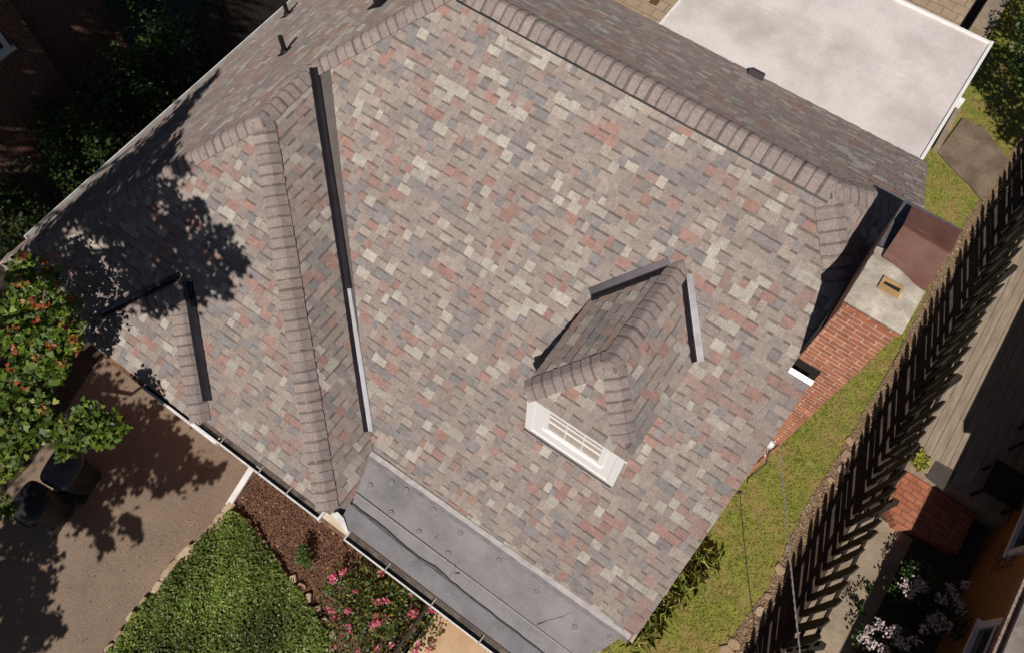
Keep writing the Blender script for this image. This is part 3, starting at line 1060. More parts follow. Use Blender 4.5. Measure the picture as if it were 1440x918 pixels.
def sheetm(quad, th, nx=8, ny=6, wob=.006, sag=.0, bend=.03):
    A, B, C, D = [V(q) for q in quad]
    g_ = []
    for j in range(ny + 1):
        for i in range(nx + 1):
            u_, v_ = i / nx, j / ny
            p = (A * (1 - u_) + B * u_) * (1 - v_) + (D * (1 - u_) + C * u_) * v_
            edge = wob * math.sin(i * 1.3 + j * .7)
            if j == 0:
                p = p + V((0, bend * .5 * math.sin(u_ * 5.5 + .6), 0))
            g_.append(p + V((0, 0, edge * .4 - sag * math.sin(math.pi * u_))))
    w_ = nx + 1
    m_ = len(g_)
    f_ = [(j * w_ + i, j * w_ + i + 1, (j + 1) * w_ + i + 1, (j + 1) * w_ + i) for j in range(ny) for i in range(nx)]
    g2_ = [p - V((0, 0, th)) for p in g_]
    f2_ = [tuple(reversed([m_ + k for k in f])) for f in f_]
    ring_ = [i for i in range(nx)] + [j * w_ + nx for j in range(ny)] + [ny * w_ + i for i in range(nx, 0, -1)] + [j * w_ for j in range(ny, 0, -1)]
    f3_ = [(ring_[k], m_ + ring_[k], m_ + ring_[(k + 1) % len(ring_)], ring_[(k + 1) % len(ring_)]) for k in range(len(ring_))]
    mb.add(g_ + g2_, f_ + f2_ + f3_)


sheetm([at(1241, 361, 6.70), at(1303, 408, 6.68), at(1338, 351, 6.82), at(1274, 311, 6.84)], .022)
sheetm([at(1271, 316, 6.855), at(1337, 356, 6.84), at(1352, 325, 6.74), at(1283, 290, 6.76)], .022, bend=0)
q1, q2, q3, q4 = at(1241, 361, 6.69), at(1303, 408, 6.67), at(1352, 325, 6.72), at(1283, 290, 6.75)
mb.build('metal_cover', MT['brown_metal'], chim)
mb = MB()
mb.box((CHX0 - .016, 5.302, CHZ - .06), (CHX1 + .018, CHY1 + .018, CHZ - .012))
mb.build('crown_block', MT['tar'], chim)
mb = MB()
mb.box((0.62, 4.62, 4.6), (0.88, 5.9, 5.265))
mb.build('chimney_gap_shade', MT['soot_and_gap_shade'], chim)  # added black block stands in for the shade inside the notch
# flashing at the chimney
mb = MB()
mb.slab([(0.605, 4.43, zF(4.43) + .020), (0.875, 4.43, zF(4.43) + .020), (0.875, 4.478, zF(4.478) + .016), (0.605, 4.478, zF(4.478) + .016)], -NF * .012)
mb.build('chimney_flashing', MT['flash_dull_glint'], chim)
mb = MB()
mb.box((.594, 4.62, 5.05), (.606, 5.25, 5.98))
mb.build('chimney_flashing', MT['flash'], chim)

# main dormer ----------------------------------------------------------
DX, DPY, DBY, DZ, DE = -0.95, 3.36, 4.79, 5.465, 4.935
hw = (DZ - DE) / S
ef = DPY - hw                      # front eave
yb_e = (DE - 1.684) / S            # where the eave meets the main slope
mb = MB()
wx0, wx1, wy = -1.545, -0.305, ef + .018
# front wall, side walls
zb0 = zF(wy) - .05
mb.box((wx0, wy, zb0), (wx1, wy + .08, DE - .02))
for xx in (wx0, wx1 - .06):
    mb.add([(xx, wy, zb0), (xx, wy, DE - .02), (xx, yb_e, DE - .02), (xx + .06, wy, zb0), (xx + .06, wy, DE - .02), (xx + .06, yb_e, DE - .02)],
           [(0, 1, 2), (5, 4, 3), (0, 3, 4, 1), (1, 4, 5, 2), (2, 5, 3, 0)], 0)
# corner boards, sill board
mb.box((wx0 - .004, wy - .012, zb0), (wx0 + .09, wy + .01, DE - .02))
mb.box((wx1 - .09, wy - .012, zb0), (wx1 + .004, wy + .01, DE - .02))
mb.box((wx0 + .0, wy - .008, zb0), (wx1, wy + .01, zF(wy) + .05))
dorm = mb.build('dormer', [MT['white']], house, bevel=.004)
mb = MB()
ft = .035
A = [(DX - hw, ef), (DX + hw, ef)]
mb.box((wx0 - .03, ef, DE - .075), (wx1 + .03, ef + .016, DE - .014))
mb.box((DX - hw + .01, ef + .12, DE - .07), (DX - hw + .03, yb_e, DE - .02))
mb.box((DX + hw - .03, ef + .12, DE - .07), (DX + hw - .01, yb_e, DE - .02))
mb.build('fascia', MT['white'], dorm)


def zD(y):
    return DZ - S * (DPY - y)


shingles([[(DX - hw, ef, DE), (DX + hw, ef, DE), (DX, DPY, DZ)]], (1, 0, 0), 55, dorm)
shingles([[(DX - hw, ef, DE), (DX, DPY, DZ), (DX, DBY, DZ), (DX - hw, yb_e, DE)]], (0, 1, 0), 57, dorm)
shingles([[(DX + hw, ef, DE), (DX + hw, yb_e, DE), (DX, DBY, DZ), (DX, DPY, DZ)]], (0, 1, 0), 59, dorm)
caps((DX - hw + .02, ef + .02, DE + .01), (DX, DPY, DZ), NF, NL, dorm, seed=11, half=.135, step=.118)
caps((DX + hw - .02, ef + .02, DE + .01), (DX, DPY, DZ), NF, NR, dorm, seed=12, half=.135, step=.118, start=.16)
caps((DX, DPY - .06, DZ), (DX, DBY + .02, DZ), NL, NR, dorm, seed=13, half=.135, step=.125, name='ridge_cap')
valley((DX - hw - .02, yb_e - .01, DE - .01), (DX - .09, DBY - .09, DZ - .07), NF, NL, dorm, half=.095)
valley((DX + hw + .02, yb_e - .01, DE - .01), (DX + .09, DBY - .09, DZ - .07), NF, NR, dorm, half=.085, m=[MT['flash'], MT['flash_dull_glint']], split=True)  # right flank paler, reflected sunlight put into its colour
# window in the dormer front
mb = MB()
wa, wb_, z0w, z1w = -1.245, -0.575, zF(wy) + .42, DE - .035
fy_ = wy - .016
for bx in (((wa - .06, fy_, z0w - .05), (wa, wy + .01, z1w)), ((wb_, fy_, z0w - .05), (wb_ + .06, wy + .01, z1w)),
           ((wa - .07, fy_ - .02, z0w - .07), (wb_ + .07, wy + .01, z0w - .02))):
    mb.box(*bx)
mb.box((wa, wy - .0145, z0w - .02), (wb_, wy + .01, z0w + .03))
mid = (z0w + z1w) / 2 - .02
mb.box((wa, wy - .015, mid - .010), (wb_, wy + .006, mid + .010))
for fx in (1 / 3, 2 / 3):
    xx = wa + (wb_ - wa) * fx
    mb.box((xx - .006, wy - .013, z0w), (xx + .006, wy + .004, z1w))
for zz in (mid + (z1w - mid) * .5,):
    mb.box((wa, wy - .0125, zz - .0045), (wb_, wy + .003, zz + .0045))
mb.box((wa, wy - .004, z0w), (wb_, wy + .002, z1w), 1)
mb.build('window', [MT['white'], MT['blind']], dorm)
# base flashing under the dormer front
mb = MB()
mb.obox((-0.935, ef - .012, zF(ef - .012) + .012), (.62, 0, 0), V((0, 1, S)).normalized() * .010, NF * .005)
mb.build('base_flashing', MT['flash'], dorm)

# small hipped bump over the front eave ---------------------------------
GX, GY, GZ = -6.27, 1.62, 3.86
GE = 2.972
gh = (GZ - GE) / S
gf = GY - gh
gyb = YF + .0
mb = MB()
bump_ = thing
gxl, gxr = GX - gh, GX + gh
yv = YF + (GZ - ZE) / S            # where its ridge meets the wing slope
shingles([[(GX - gh, gf, GE), (GX + gh, gf, GE), (GX, GY, GZ)]], (1, 0, 0), 71, house)
shingles([[(GX - gh, gf, GE), (GX, GY, GZ), (GX, yv, GZ), (GX - gh, yv - gh, GE)]], (0, 1, 0), 73, house)
shingles([[(GX + gh, gf, GE), (GX + gh, yv - gh, GE), (GX, yv, GZ), (GX, GY, GZ)]], (0, 1, 0), 75, house)
caps((GX - gh + .02, gf + .02, GE + .015), (GX, GY, GZ), NF, NL, house, seed=15, half=.14, step=.13)
caps((GX + gh - .02, gf + .02, GE + .015), (GX, GY, GZ), NF, NR, house, seed=16, half=.14, step=.13)
caps((GX, GY - .05, GZ), (GX, yv + .02, GZ), NL, NR, house, seed=17, half=.13, step=.13, name='ridge_cap')
valley((-7.23, .86, zW(.86)), (GX - .05, yv - .05, GZ - .02), NF, NL, house, half=.075, lift=.03)
valley((-5.25, .80, zW(.80)), (GX + .07, yv - .04, GZ - .02), NF, NR, house, half=.075, lift=.03)
mb = MB()
pa, pb = V((-5.27, .79, zW(.79) + .015)), V((-5.34, .69, zW(.69) + .015))
mb.obox((pa + pb) / 2, (pb - pa) / 2, V((.018, -.01, 0)), NF * .006)
mb.build('flashing_tail', MT['black'], house)

# electric service mast
mast = MB()
mp0 = V((1.02, 4.48, 2.2))
mast.tube([(0.72, 4.30, 2.0), (0.90, 4.38, 2.9), (0.98, 4.40, 3.35)], .022, 10)
mast.lathe((1.0, 4.42, 3.33), [(.03, 0), (.055, .03), (.06, .08), (.035, .12), (.01, .13)], 14)
mast.tube([(1.02, 4.40, 3.36), (1.10, 4.25, 3.20), (1.06, 4.14, 3.02), (1.02, 4.02, 3.00), (1.04, 3.92, 3.12)], .009, 6, 1)
mast.build('service_mast', [MT['white_metal'], MT['black']], house, smooth=True)
# overhead cable to the pole off the picture
A = at(1095, 618, 3.1)
B = at(1130, 918, 5.0)
cab = MB()
pts = []
for i in range(41):
    t = i / 40 * 2.2
    p = A + (B - A) * t
    p.z += -0.10 * math.sin(math.pi * min(1, i / 40))
    pts.append(p)
cab.tube(pts, .008, 8)
for ph in (0, math.pi):
    tw = []
    for i in range(241):
        t = i / 240 * 2.2
        p = A + (B - A) * t
        p.z += -0.10 * math.sin(math.pi * i / 240)
        tw.append(p + V((math.cos(i * .9 + ph), math.sin(i * .9 + ph) * .6, math.sin(i * .9 + ph) * .6)) * .007)
    cab.tube(tw, .005, 5)
cab.tube([A, A + V((-.03, .05, .05)), V((1.04, 3.92 + .4, 3.2))], .012, 6)
tag(cab.build('power_cable', MT['cable'], smooth=True), 'pale twisted overhead power cable running from the house wall beside the chimney over the lawn', 'cable')
wr = MB()
A2, B2 = on_plane(1040, 692, 0, S, 1.684), at(1064, 900, 3.2)
wr.tube([A2 + V((0, 0, .02))] + [A2 + (B2 - A2) * t + V((0, 0, -.05 * math.sin(math.pi * min(t, 1)))) for t in (.1, .3, .5, .7, .9, 1.1, 1.3)], .0045, 5)
wr.lathe(A2 + V((0, 0, -.02)), [(.02, 0), (.022, .04), (.008, .05)], 8)
tag(wr.build('telephone_wire', MT['black']), 'thin black wire dropping from the right edge of the shingle roof over the lawn', 'wire')
exec_marker = 0

# ------------------------------------------------------------------ picket fence on the right
FX, FH = 3.01, 1.62
fence = thing('picket_fence', 'long dark wooden picket fence with pointed tops casting striped shadows beside the lawn', 'fence', (FX, 6, 0))
rnd = random.Random(9)
y = -1.6
first = None
i = 0
while y < 16.5:
    mb = MB()
    wdt = .076 * rnd.uniform(.92, 1.08)
    lean = rnd.uniform(-.03, .03)
    h = FH + rnd.uniform(-.09, .06)
    twist = rnd.uniform(-.02, .02)
    prof = [(-wdt, .03), (wdt, .03), (wdt + lean, h - .17), (lean, h), (-wdt + lean, h - .17)]
    a = [(FX - .012 + twist, y + p, z) for p, z in prof]
    b = [(FX + .012 + twist, y + p, z) for p, z in prof]
    n_ = len(prof)
    mb.add(a + b, [tuple(range(n_ - 1, -1, -1)), tuple(range(n_, 2 * n_))] + [(k, (k + 1) % n_, n_ + (k + 1) % n_, n_ + k) for k in range(n_)])
    mb.build('picket', MT['fence'], fence)
    y += .272 * rnd.uniform(.95, 1.05)
for z in (.45, 1.18):
    mb = MB()
    mb.box((FX + .014, -1.8, z - .04), (FX + .052, 16.6, z + .04))
    mb.build('rail', MT['fence'], fence)
for y in (-1.6, .8, 3.2, 5.6, 8.0, 10.4, 12.8, 15.2):
    mb = MB()
    mb.box((FX + .054, y - .045, 0), (FX + .14, y + .045, 1.42))
    mb.build('post', MT['fence'], fence, bevel=.005)

# ------------------------------------------------------------------ neighbour on the right
nh = thing('ochre_house', 'ochre sided house with white trimmed windows and grey roof edge at the lower right', 'house', (8, 3, 0))
mb = MB()
mb.box((4.92, -8, 0), (12, 13.5, 2.64))
mb.build('wall', MT['orange'], nh)
ex, ez = 4.66, 2.56
mb = MB()
for a, b, e_ in ((-8.4, 6.15, ex), (6.15, 14.0, 4.38)):
    mb.slab([(e_, a, ez), (8.4, a, ez + (8.4 - e_) * .5), (8.4, b, ez + (8.4 - e_) * .5), (e_, b, ez)], (0, 0, -.06 if a < 0 else -.22))
    mb.slab([(8.4, a, ez + (8.4 - e_) * .5), (12.2, a, ez), (12.2, b, ez), (8.4, b, ez + (8.4 - e_) * .5)], (0, 0, -.06))
mb.build('roof', MT['neigh_roof'], nh)
mb = MB()
mb.box((ex - .10, -8.4, ez - .11), (ex + .02, 6.15, ez - .10))
mb.box((ex - .105, -8.4, ez - .11), (ex - .09, 6.15, ez - .012))
g = mb.build('gutter', [mat('rusty_gutter', (0.30, 0.22, 0.17), rough=0.7, vary=0.5, scale=20, stain=(0.08, 0.04, 0.025), sscale=14, samount=0.8)], nh)
for nm, ya, yb_, za, zb_ in (('window', 4.00, 4.86, 1.12, 1.98), ('window', 5.98, 7.6, 1.05, 2.0)):
    mb = MB()
    t_ = .11
    for bx in (((4.87, ya, za), (4.93, ya + t_, zb_)), ((4.87, yb_ - t_, za), (4.93, yb_, zb_)), ((4.87, ya + t_, zb_ - t_), (4.93, yb_ - t_, zb_)),
               ((4.84, ya - .03, za - .06), (4.93, yb_ + .03, za)), ((4.885, ya + t_, (za + zb_) / 2 - .02), (4.925, yb_ - t_, (za + zb_) / 2 + .02))):
        mb.box(*bx)
    wn = mb.build(nm, MT['white'], nh, bevel=.004)
    mb = MB()
    mb.box((4.905, ya + t_, za), (4.915, yb_ - t_, zb_ - t_))
    mb.build('pane', MT['glass'], wn)
# wire trellis on the wall
mb = MB()
tx = 4.885
for yy in (5.78, 5.93, 6.08, 6.23):
    mb.tube([(tx, yy, .72), (tx, yy + .02, 1.02), (tx, yy, 1.30)], .005, 5)
for zz in (.76, .90, 1.04, 1.18, 1.28):
    mb.tube([(tx - .01, 5.74, zz), (tx - .012, 6.0, zz + .012), (tx - .01, 6.27, zz)], .005, 5)
tag(mb.build('wire_trellis', MT['iron']), 'small dark wire trellis fixed on the ochre wall below the upper window', 'trellis')

# wooden deck behind the fence
deck = thing('wooden_deck', 'grey weathered board deck behind the picket fence next to the ochre house', 'deck', (4.0, 9.8, 0))
DKZ = .50
mb = MB()
rnd = random.Random(5)
x = 3.22
while x < 4.88:
    mb.box((x, 6.80, DKZ - .03), (min(x + .138, 4.9), 13.2, DKZ + rnd.uniform(-.002, .003)))
    x += .145
mb.build('deck_board', MT['plank'], deck)
mb = MB()
mb.box((3.20, 6.735, .02), (4.9, 6.795, DKZ + .004))
mb.box((3.17, 6.735, .02), (3.215, 13.2, DKZ - .005))
mb.build('edge_board', MT['plank'], deck)
m0 = MB()
q = [at(x_, y_, DKZ + .012) for x_, y_ in ((1316, 647), (1344, 662), (1326, 689), (1302, 670))]
m0.slab([tuple(p) for p in q][::-1], (0, 0, -.009))
tag(m0.build('door_mat', MT['mat'], bevel=.003), 'square dark rubber mat lying on the grey deck boards', 'mat')
# things in the shade on the deck
gr = thing('garden_chair', 'dark garden armchair with a pale cushion standing in the shade on the deck', 'chair', tuple(at(1446, 628, DKZ)))
c = at(1446, 628, DKZ)
mb = MB()
for sx in (-.24, .24):
    for sy in (-.22, .22):
        l = MB()
        l.box((c.x + sx - .02, c.y + sy - .02, DKZ + .003), (c.x + sx + .02, c.y + sy + .02, DKZ + (.62 if sx < 0 else .85)))
        l.build('leg', MT['iron'], gr)
mb.box((c.x - .25, c.y - .24, DKZ + .36), (c.x + .25, c.y + .24, DKZ + .40))
mb.build('seat', MT['iron'], gr)
mb = MB()
mb.box((c.x + .20, c.y - .24, DKZ + .42), (c.x + .24, c.y + .24, DKZ + .85))
mb.build('backrest', MT['iron'], gr)
mb = MB()
mb.box((c.x - .24, c.y - .20, DKZ + .405), (c.x + .12, c.y + .08, DKZ + .47))
mb.build('cushion', MT['cushion'], gr, bevel=.03)
gt = thing('patio_table', 'dark low table standing in the shade on the deck between mat and house', 'table', tuple(at(1395, 690, DKZ)))
c = at(1395, 690, DKZ)
mb = MB()
mb.box((c.x - .3, c.y - .3, DKZ + .40), (c.x + .3, c.y + .3, DKZ + .44))
mb.build('table_top', MT['black'], gt, bevel=.01)
for sx in (-.25, .25):
    for sy in (-.25, .25):
        l = MB()
        l.box((c.x + sx - .02, c.y + sy - .02, DKZ + .003), (c.x + sx + .02, c.y + sy + .02, DKZ + .40))
        l.build('leg', MT['black'], gt)

# brick step in front of the deck
mb = MB()
mb.prism([(3.30, 6.04), (3.58, 5.80), (3.95, 5.92), (4.55, 5.95), (4.55, 6.73), (3.28, 6.73)], 0, .24)
tag(mb.build('brick_step', MT['brick_pad'], bevel=.01), 'low red brick step between the deck edge and the concrete path', 'step')

# slab and low wall at the back right
mb = MB()
mb.prism([tuple(at(*p).xy) for p in ((1317, 216), (1352, 168), (1372, 180), (1378, 178), (1416, 228), (1404, 246), (1381, 286), (1362, 262), (1345, 247))][::-1], 0, .07)
tag(mb.build('stone_slab', MT['slab'], bevel=.015), 'mottled brown stone slab lying in the grass beside the white flat roof', 'slab')
mb = MB()
mb.prism([tuple(at(*p).xy) for p in ((1309, 212), (1339, 158), (1347, 160), (1317, 216))][::-1], 0, .16)
tag(mb.build('slab_edging', MT['conc'], bevel=.01), 'narrow concrete edging strip between the white flat roof and the brown slab', 'edging')
mb = MB()
mb.box((.50, 16.2, 0), (.88, 21, .55))
tag(mb.build('low_wall', MT['conc'], bevel=.01), 'low concrete wall running away behind the corner of the white flat roof', 'wall')
mb = MB()
mb.box((-5.5, 13.28, .0), (-5.32, 13.46, .034))
tag(mb.build('floor_drain', mat('rusty_drain', (.09, .055, .03), rough=.8), bevel=.003), 'small square rusty drain cover in the tan paving at the top', 'drain')

# landing handrail at the bottom
hr = thing('hand_rail', 'black iron handrail beside the tan stone landing under the gutter', 'handrail', (-1.60, 0.1, 0))
mb = MB()
mb.tube([(-1.62, .72, .95), (-1.62, -.9, .90), (-1.62, -2.2, .55)], .022, 8)
mb.build('top_rail', MT['iron'], hr)
for k in range(12):
    yy = .66 - k * .19
    l = MB()
    zt = .95 + (yy - .72) * .03 if yy > -.9 else .90 + (yy + .9) * .27
    l.tube([(-1.62, yy, .0), (-1.62, yy, zt)], .009, 6)
    l.build('baluster', MT['iron'], hr)
mb = MB()
mb.tube([(-1.62, .72, .12), (-1.62, -2.2, .12)], .014, 6)
mb.build('bottom_rail', MT['iron'], hr)

# ------------------------------------------------------------------ left neighbour and board fence
ln = thing('brick_neighbour_house', 'dark shaded brick house with a white window frame in the top left corner', 'house', (-17, 3, 0))
mb = MB()
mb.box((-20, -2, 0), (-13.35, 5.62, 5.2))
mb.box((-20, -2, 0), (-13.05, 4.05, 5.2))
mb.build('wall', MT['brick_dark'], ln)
mb = MB()
Y0, Y1, Z0, Z1 = 1.9, 0, 0, 0


def onx(x, y, X):
    r = ray(x, y)
    d = X / r.x
    return V((X, r.y * d, CAM_Z - d))


p_ = onx(14, 66, -13.04)
y1, z0 = p_.y, p_.z
mb.box((-13.06, y1 - 1.0, z0 - .06), (-12.98, y1 + .06, z0))
mb.box((-13.06, y1 - .09, z0), (-13.0, y1, z0 + 1.5))
mb.box((-13.06, y1 - .95, z0), (-13.0, y1 - .86, z0 + 1.5))
mb.box((-13.06, y1 - .86, z0), (-13.01, y1 - .09, z0 + .08))
mb.box((-13.055, y1 - .86, z0 + .72), (-13.015, y1 - .09, z0 + .77))
wn = mb.build('window', MT['white'], ln, bevel=.004)
mb = MB()
mb.box((-13.045, y1 - .86, z0 + .08), (-13.03, y1 - .09, z0 + 1.5))
mb.build('pane', MT['glass'], wn)
mb = MB()
mb.slab([(-12.9, -2.2, 5.15), (-12.9, 5.75, 5.15), (-16.5, 5.75, 7.0), (-16.5, -2.2, 7.0)], (0, 0, -.08))
mb.slab([(-20.2, -2.2, 5.15), (-16.5, -2.2, 7.0), (-16.5, 5.75, 7.0), (-20.2, 5.75, 5.15)], (0, 0, -.08))
mb.build('roof', MT['neigh_roof'], ln)
bf = thing('board_fence', 'dark old vertical board fence between the shrubs and the left roof edge', 'fence', (-10.6, 10, 0))
rnd = random.Random(3)
mb = MB()
fy = 6.3
while fy < 12:
    fxx = -11.55
    hh = 1.75 + rnd.uniform(-.06, .05)
    mb.box((fxx + rnd.uniform(-.008, .008), fy, .02), (fxx + .022, fy + .125, hh))
    fy += .138
mb.build('fence_board', MT['oldfence'], bf)
for z in (.4, 1.4):
    mb = MB()
    mb.box((-11.60, 6.25, z), (-11.558, 12, z + .08))
    mb.build('rail', MT['oldfence'], bf)

# ------------------------------------------------------------------ bins
def make_bin(name, label, c, rz, lid_mat, body_mat, sx, sy, h, tilt):
    o = thing(name, label, 'bin', c)
    mb = MB()
    prof = [(.80, 0), (.84, .04), (.97, h * .90), (1.0, h * .93), (1.03, h * .935), (1.03, h)]
    n_ = 20
    vs_, fs = [], []
    for k, z in prof:
        for j in range(n_):
            q = 2 * math.pi * j / n_
            cx = math.copysign(abs(math.cos(q)) ** .45, math.cos(q)) * sx * k
            cy = math.copysign(abs(math.sin(q)) ** .45, math.sin(q)) * sy * k
            vs_.append((cx, cy, z))
    for i in range(len(prof) - 1):
        for j in range(n_):
            fs.append((i * n_ + j, i * n_ + (j + 1) % n_, (i + 1) * n_ + (j + 1) % n_, (i + 1) * n_ + j))
    fs.append(tuple(range(n_ - 1, -1, -1)))
    mb.add(vs_, fs)
    mb.build('body', body_mat, o, local=True)
    mb = MB()
    vs_, fs = [], []
    lp = [(1.06, 0), (1.07, .035), (.95, .075), (.6, .105), (.1, .115)]
    for k, z in lp:
        for j in range(n_):
            q = 2 * math.pi * j / n_
            cx = math.copysign(abs(math.cos(q)) ** .5, math.cos(q)) * sx * k
            cy = math.copysign(abs(math.sin(q)) ** .5, math.sin(q)) * sy * k
            vs_.append((cx, cy + 0, h + .002 + z + tilt * (cy / sy + 1) * .5))
    for i in range(len(lp) - 1):
        for j in range(n_):
            fs.append((i * n_ + j, i * n_ + (j + 1) % n_, (i + 1) * n_ + (j + 1) % n_, (i + 1) * n_ + j))
    fs.append(tuple(range((len(lp) - 1) * n_, len(lp) * n_)))
    fs.append(tuple(range(n_ - 1, -1, -1)))
    mb.add(vs_, fs)
    mb.build('lid', lid_mat, o, smooth=True, local=True)
    mb = MB()
    mb.tube([(-sx * .7, -sy * 1.12, h * .94), (-sx * .7, -sy * 1.22, h * .95), (sx * .7, -sy * 1.22, h * .95), (sx * .7, -sy * 1.12, h * .94)], .014, 8)
    mb.build('handle', MT['black'], o, local=True)
    for s_ in (-1, 1):
        mb = MB()
        a = [V((s_ * sx * .72 - .025, -sy * .86, .10)), V((s_ * sx * .72 + .025, -sy * .86, .10))]
        mb.tube(a, .10, 16)
        mb.build('wheel', MT['black'], o, local=True)
    o.rotation_euler.z = rz
    return o


make_bin('trash_can', 'grey lidded rubbish bin on the driveway under the maple leaves', tuple(at(120, 676, 0.0)), math.radians(12), MT['bin_lid'], MT['bin'], .26, .29, .72, .05)
make_bin('trash_can', 'black rubbish bin at the driveway edge, left of the grey lidded one', tuple(at(82, 722, 0.0)), math.radians(8), MT['black'], MT['bin'], .26, .27, .78, .02)

# ------------------------------------------------------------------ stones
STONE_COL = [(.46, .36, .24), (.36, .25, .15), (.40, .30, .21), (.30, .20, .13)]
stone_src = []
for v in range(4):
    mb = MB()
    r_ = random.Random(40 + v)
    n_ = 9
    pr = [1 + r_.uniform(-.16, .16) for _ in range(n_)]
    vs_ = []
    for z, k in ((-.02, .95), (.04, 1.0), (.085, .93), (.10, .70)):
        for j in range(n_):
            q = 2 * math.pi * j / n_
            cx = math.copysign(abs(math.cos(q)) ** .7, math.cos(q)) * .12 * k * pr[j]
            cy = math.copysign(abs(math.sin(q)) ** .7, math.sin(q)) * .07 * k * pr[j]
            vs_.append((cx, cy, z + r_.uniform(-.004, .004)))
    fs = [(i * n_ + j, i * n_ + (j + 1) % n_, (i + 1) * n_ + (j + 1) % n_, (i + 1) * n_ + j) for i in range(3) for j in range(n_)]
    fs += [tuple(range(n_ - 1, -1, -1)), tuple(range(3 * n_, 4 * n_))]
    mb.add(vs_, fs, 0, STONE_COL[v])
    me_o = mb.build('edging_stone', MT['stone'], local=True)
    stone_src.append(me_o.data)
    bpy.data.objects.remove(me_o)


def stone(v, p, rz, s, label, group):
    o = bpy.data.objects.new('edging_stone', stone_src[v])
    COL.objects.link(o)
    o.location = p
    o.rotation_euler.z = rz
    o.scale = s
    return tag(o, label, 'stone', group)


ST = [(322, 714, 1.0), (310, 731, 1.3), (298, 745, 1.2), (287, 759, .9), (276, 768, .8), (262, 780, 1.5), (247, 795, 1.2), (236, 807, 1.1), (223, 825, .9), (204, 844, .6), (186, 866, .7),
      (170, 893, .9), (157, 910, .8)]
rnd = random.Random(12)
for i, (x, y, s) in enumerate(ST):
    p = at(x, y, 0.015)
    lab = 'rough tan stone edging the driveway beside the green ground cover'
    stone([0, 2, 3, 1, 0, 0, 1, 2, 0, 1, 0, 3, 1][i], p, math.radians(90 + rnd.uniform(-18, 18)), (s * .95, s * 1.0, .9), lab, 'stones edging the driveway')
ST2 = [(360, 745, .6), (372, 762, .5), (392, 792, .7), (402, 808, .6), (413, 815, .9), (425, 826, 1.0), (434, 840, .9), (446, 858, 1.1), (455, 872, .8), (468, 893, .9), (350, 733, .6), (366, 752, .6)]
for i, (x, y, s) in enumerate(ST2):
    p = at(x, y, 0.012)
    stone(i % 4, p, rnd.uniform(0, 3), (s * .7, s * .95, .7), 'small broken stone between the mulch bed and the green ground cover', 'stones edging the mulch bed')
ST3 = [(1195, 620, 1.1), (1190, 640, 1.5), (1186, 660, 1.3), (1168, 675, .9), (1096, 800, 1.2), (1080, 838, .9), (1068, 858, 1.1), (1032, 905, 1.3), (1020, 914, 1.4), (1108, 770, .8)]
for i, (x, y, s) in enumerate(ST3):
    p = at(x, y, 0.012)
    stone([1, 3, 2, 1][i % 4], p, rnd.uniform(0, 3), (s * .62, s * .85, .32), 'flat reddish stone along the gravel strip by the picket fence', 'stones along the picket fence')


# ------------------------------------------------------------------ scattered stuff
def inside(poly, pts):
    x, y = pts[:, 0], pts[:, 1]
    c = np.zeros(len(pts), bool)
    for i in range(len(poly)):
        x0, y0 = poly[i - 1][:2]
        x1, y1 = poly[i][:2]
        hit = ((y0 > y) != (y1 > y)) & (x < (x1 - x0) * (y - y0) / (y1 - y0 + 1e-12) + x0)
        c ^= hit
    return c


def scatter(poly, n, rng=RNG):
    P_ = np.array([p[:2] for p in poly])
    lo, hi = P_.min(0), P_.max(0)
    pts = rng.uniform(lo, hi, size=(int(n), 2))
    return pts[inside(poly, pts)]


def flat_bits(name, pts, z, size, pal, wts, m, up=2.0, shape=OVAL):
    cent = np.column_stack([pts, z + RNG.uniform(0, .02, len(pts))])
    v_, f_, c_ = leaf_arrays(cent, size, pick_cols(len(pts), pal, wts), shape, up=up)
    v_[:, 2] = np.maximum(v_[:, 2], z - .004)
    o = np_mesh(name, v_, f_, len(shape), c_, m)
    o['kind'] = 'stuff'
    return o


# lawn blades
lawn_poly = [(.62, -2.0), (2.30, -2.0), (2.22, 2.5), (2.38, 3.8), (2.30, 5.2), (2.38, 6.4), (2.40, 8.7), (2.30, 11.2), (2.36, 12.3), (2.5, 14), (3.2, 19), (.9, 19), (.9, 9)]
pts = scatter(lawn_poly, 62000)
slabp = [tuple(at(*p).xy) for p in ((1309, 212), (1350, 160), (1418, 228), (1381, 288), (1345, 250))]
pts = pts[~inside(slabp, pts)]
f = np.sin(pts[:, 0] * 2.7 + 1) * np.cos(pts[:, 1] * 1.9) + .6 * np.sin(pts[:, 0] * 6.1 + pts[:, 1] * 4.3) + RNG.normal(0, .45, len(pts))
edge = np.clip((pts[:, 0] - 1.9) / .5, 0, 1)
dry = 1 / (1 + np.exp(-(f + edge * 1.3 - .1) * 3))
keep = RNG.uniform(0, 1, len(pts)) > dry * .45
pts, dry = pts[keep], dry[keep]
gc = pick_cols(len(pts), [(.25, .320, .024), (.175, .255, .020), (.32, .355, .034), (.40, .36, .07)], [4, 3, 3, 1])
dc = pick_cols(len(pts), [(.42, .31, .105), (.37, .28, .08), (.46, .35, .15)], [3, 3, 1])
mixc = np.where((RNG.uniform(0, 1, len(pts)) < dry * .9)[:, None], dc, gc)
cent = np.column_stack([pts, .018 + RNG.uniform(0, .02, len(pts))])
v_, f_, c_ = leaf_arrays(cent, .055, mixc, BLADE, up=.25)
v_[:, 2] = np.maximum(v_[:, 2], .008)
tag(np_mesh('lawn_grass', v_, f_, 4, c_, MT['grass']), kind='stuff')

# mulch chips
pts = scatter([(-5.25, -1.6), (-3.4, -2.5), (-1.7, -2.5), (-1.7, .9), (-5.25, .9)], 9000)
flat_bits('mulch_chips', pts, .014, .042, [(.18, .088, .050), (.125, .058, .032), (.075, .036, .022), (.30, .19, .11)], [4, 5, 3, 1], MT['chip'], up=1.2)
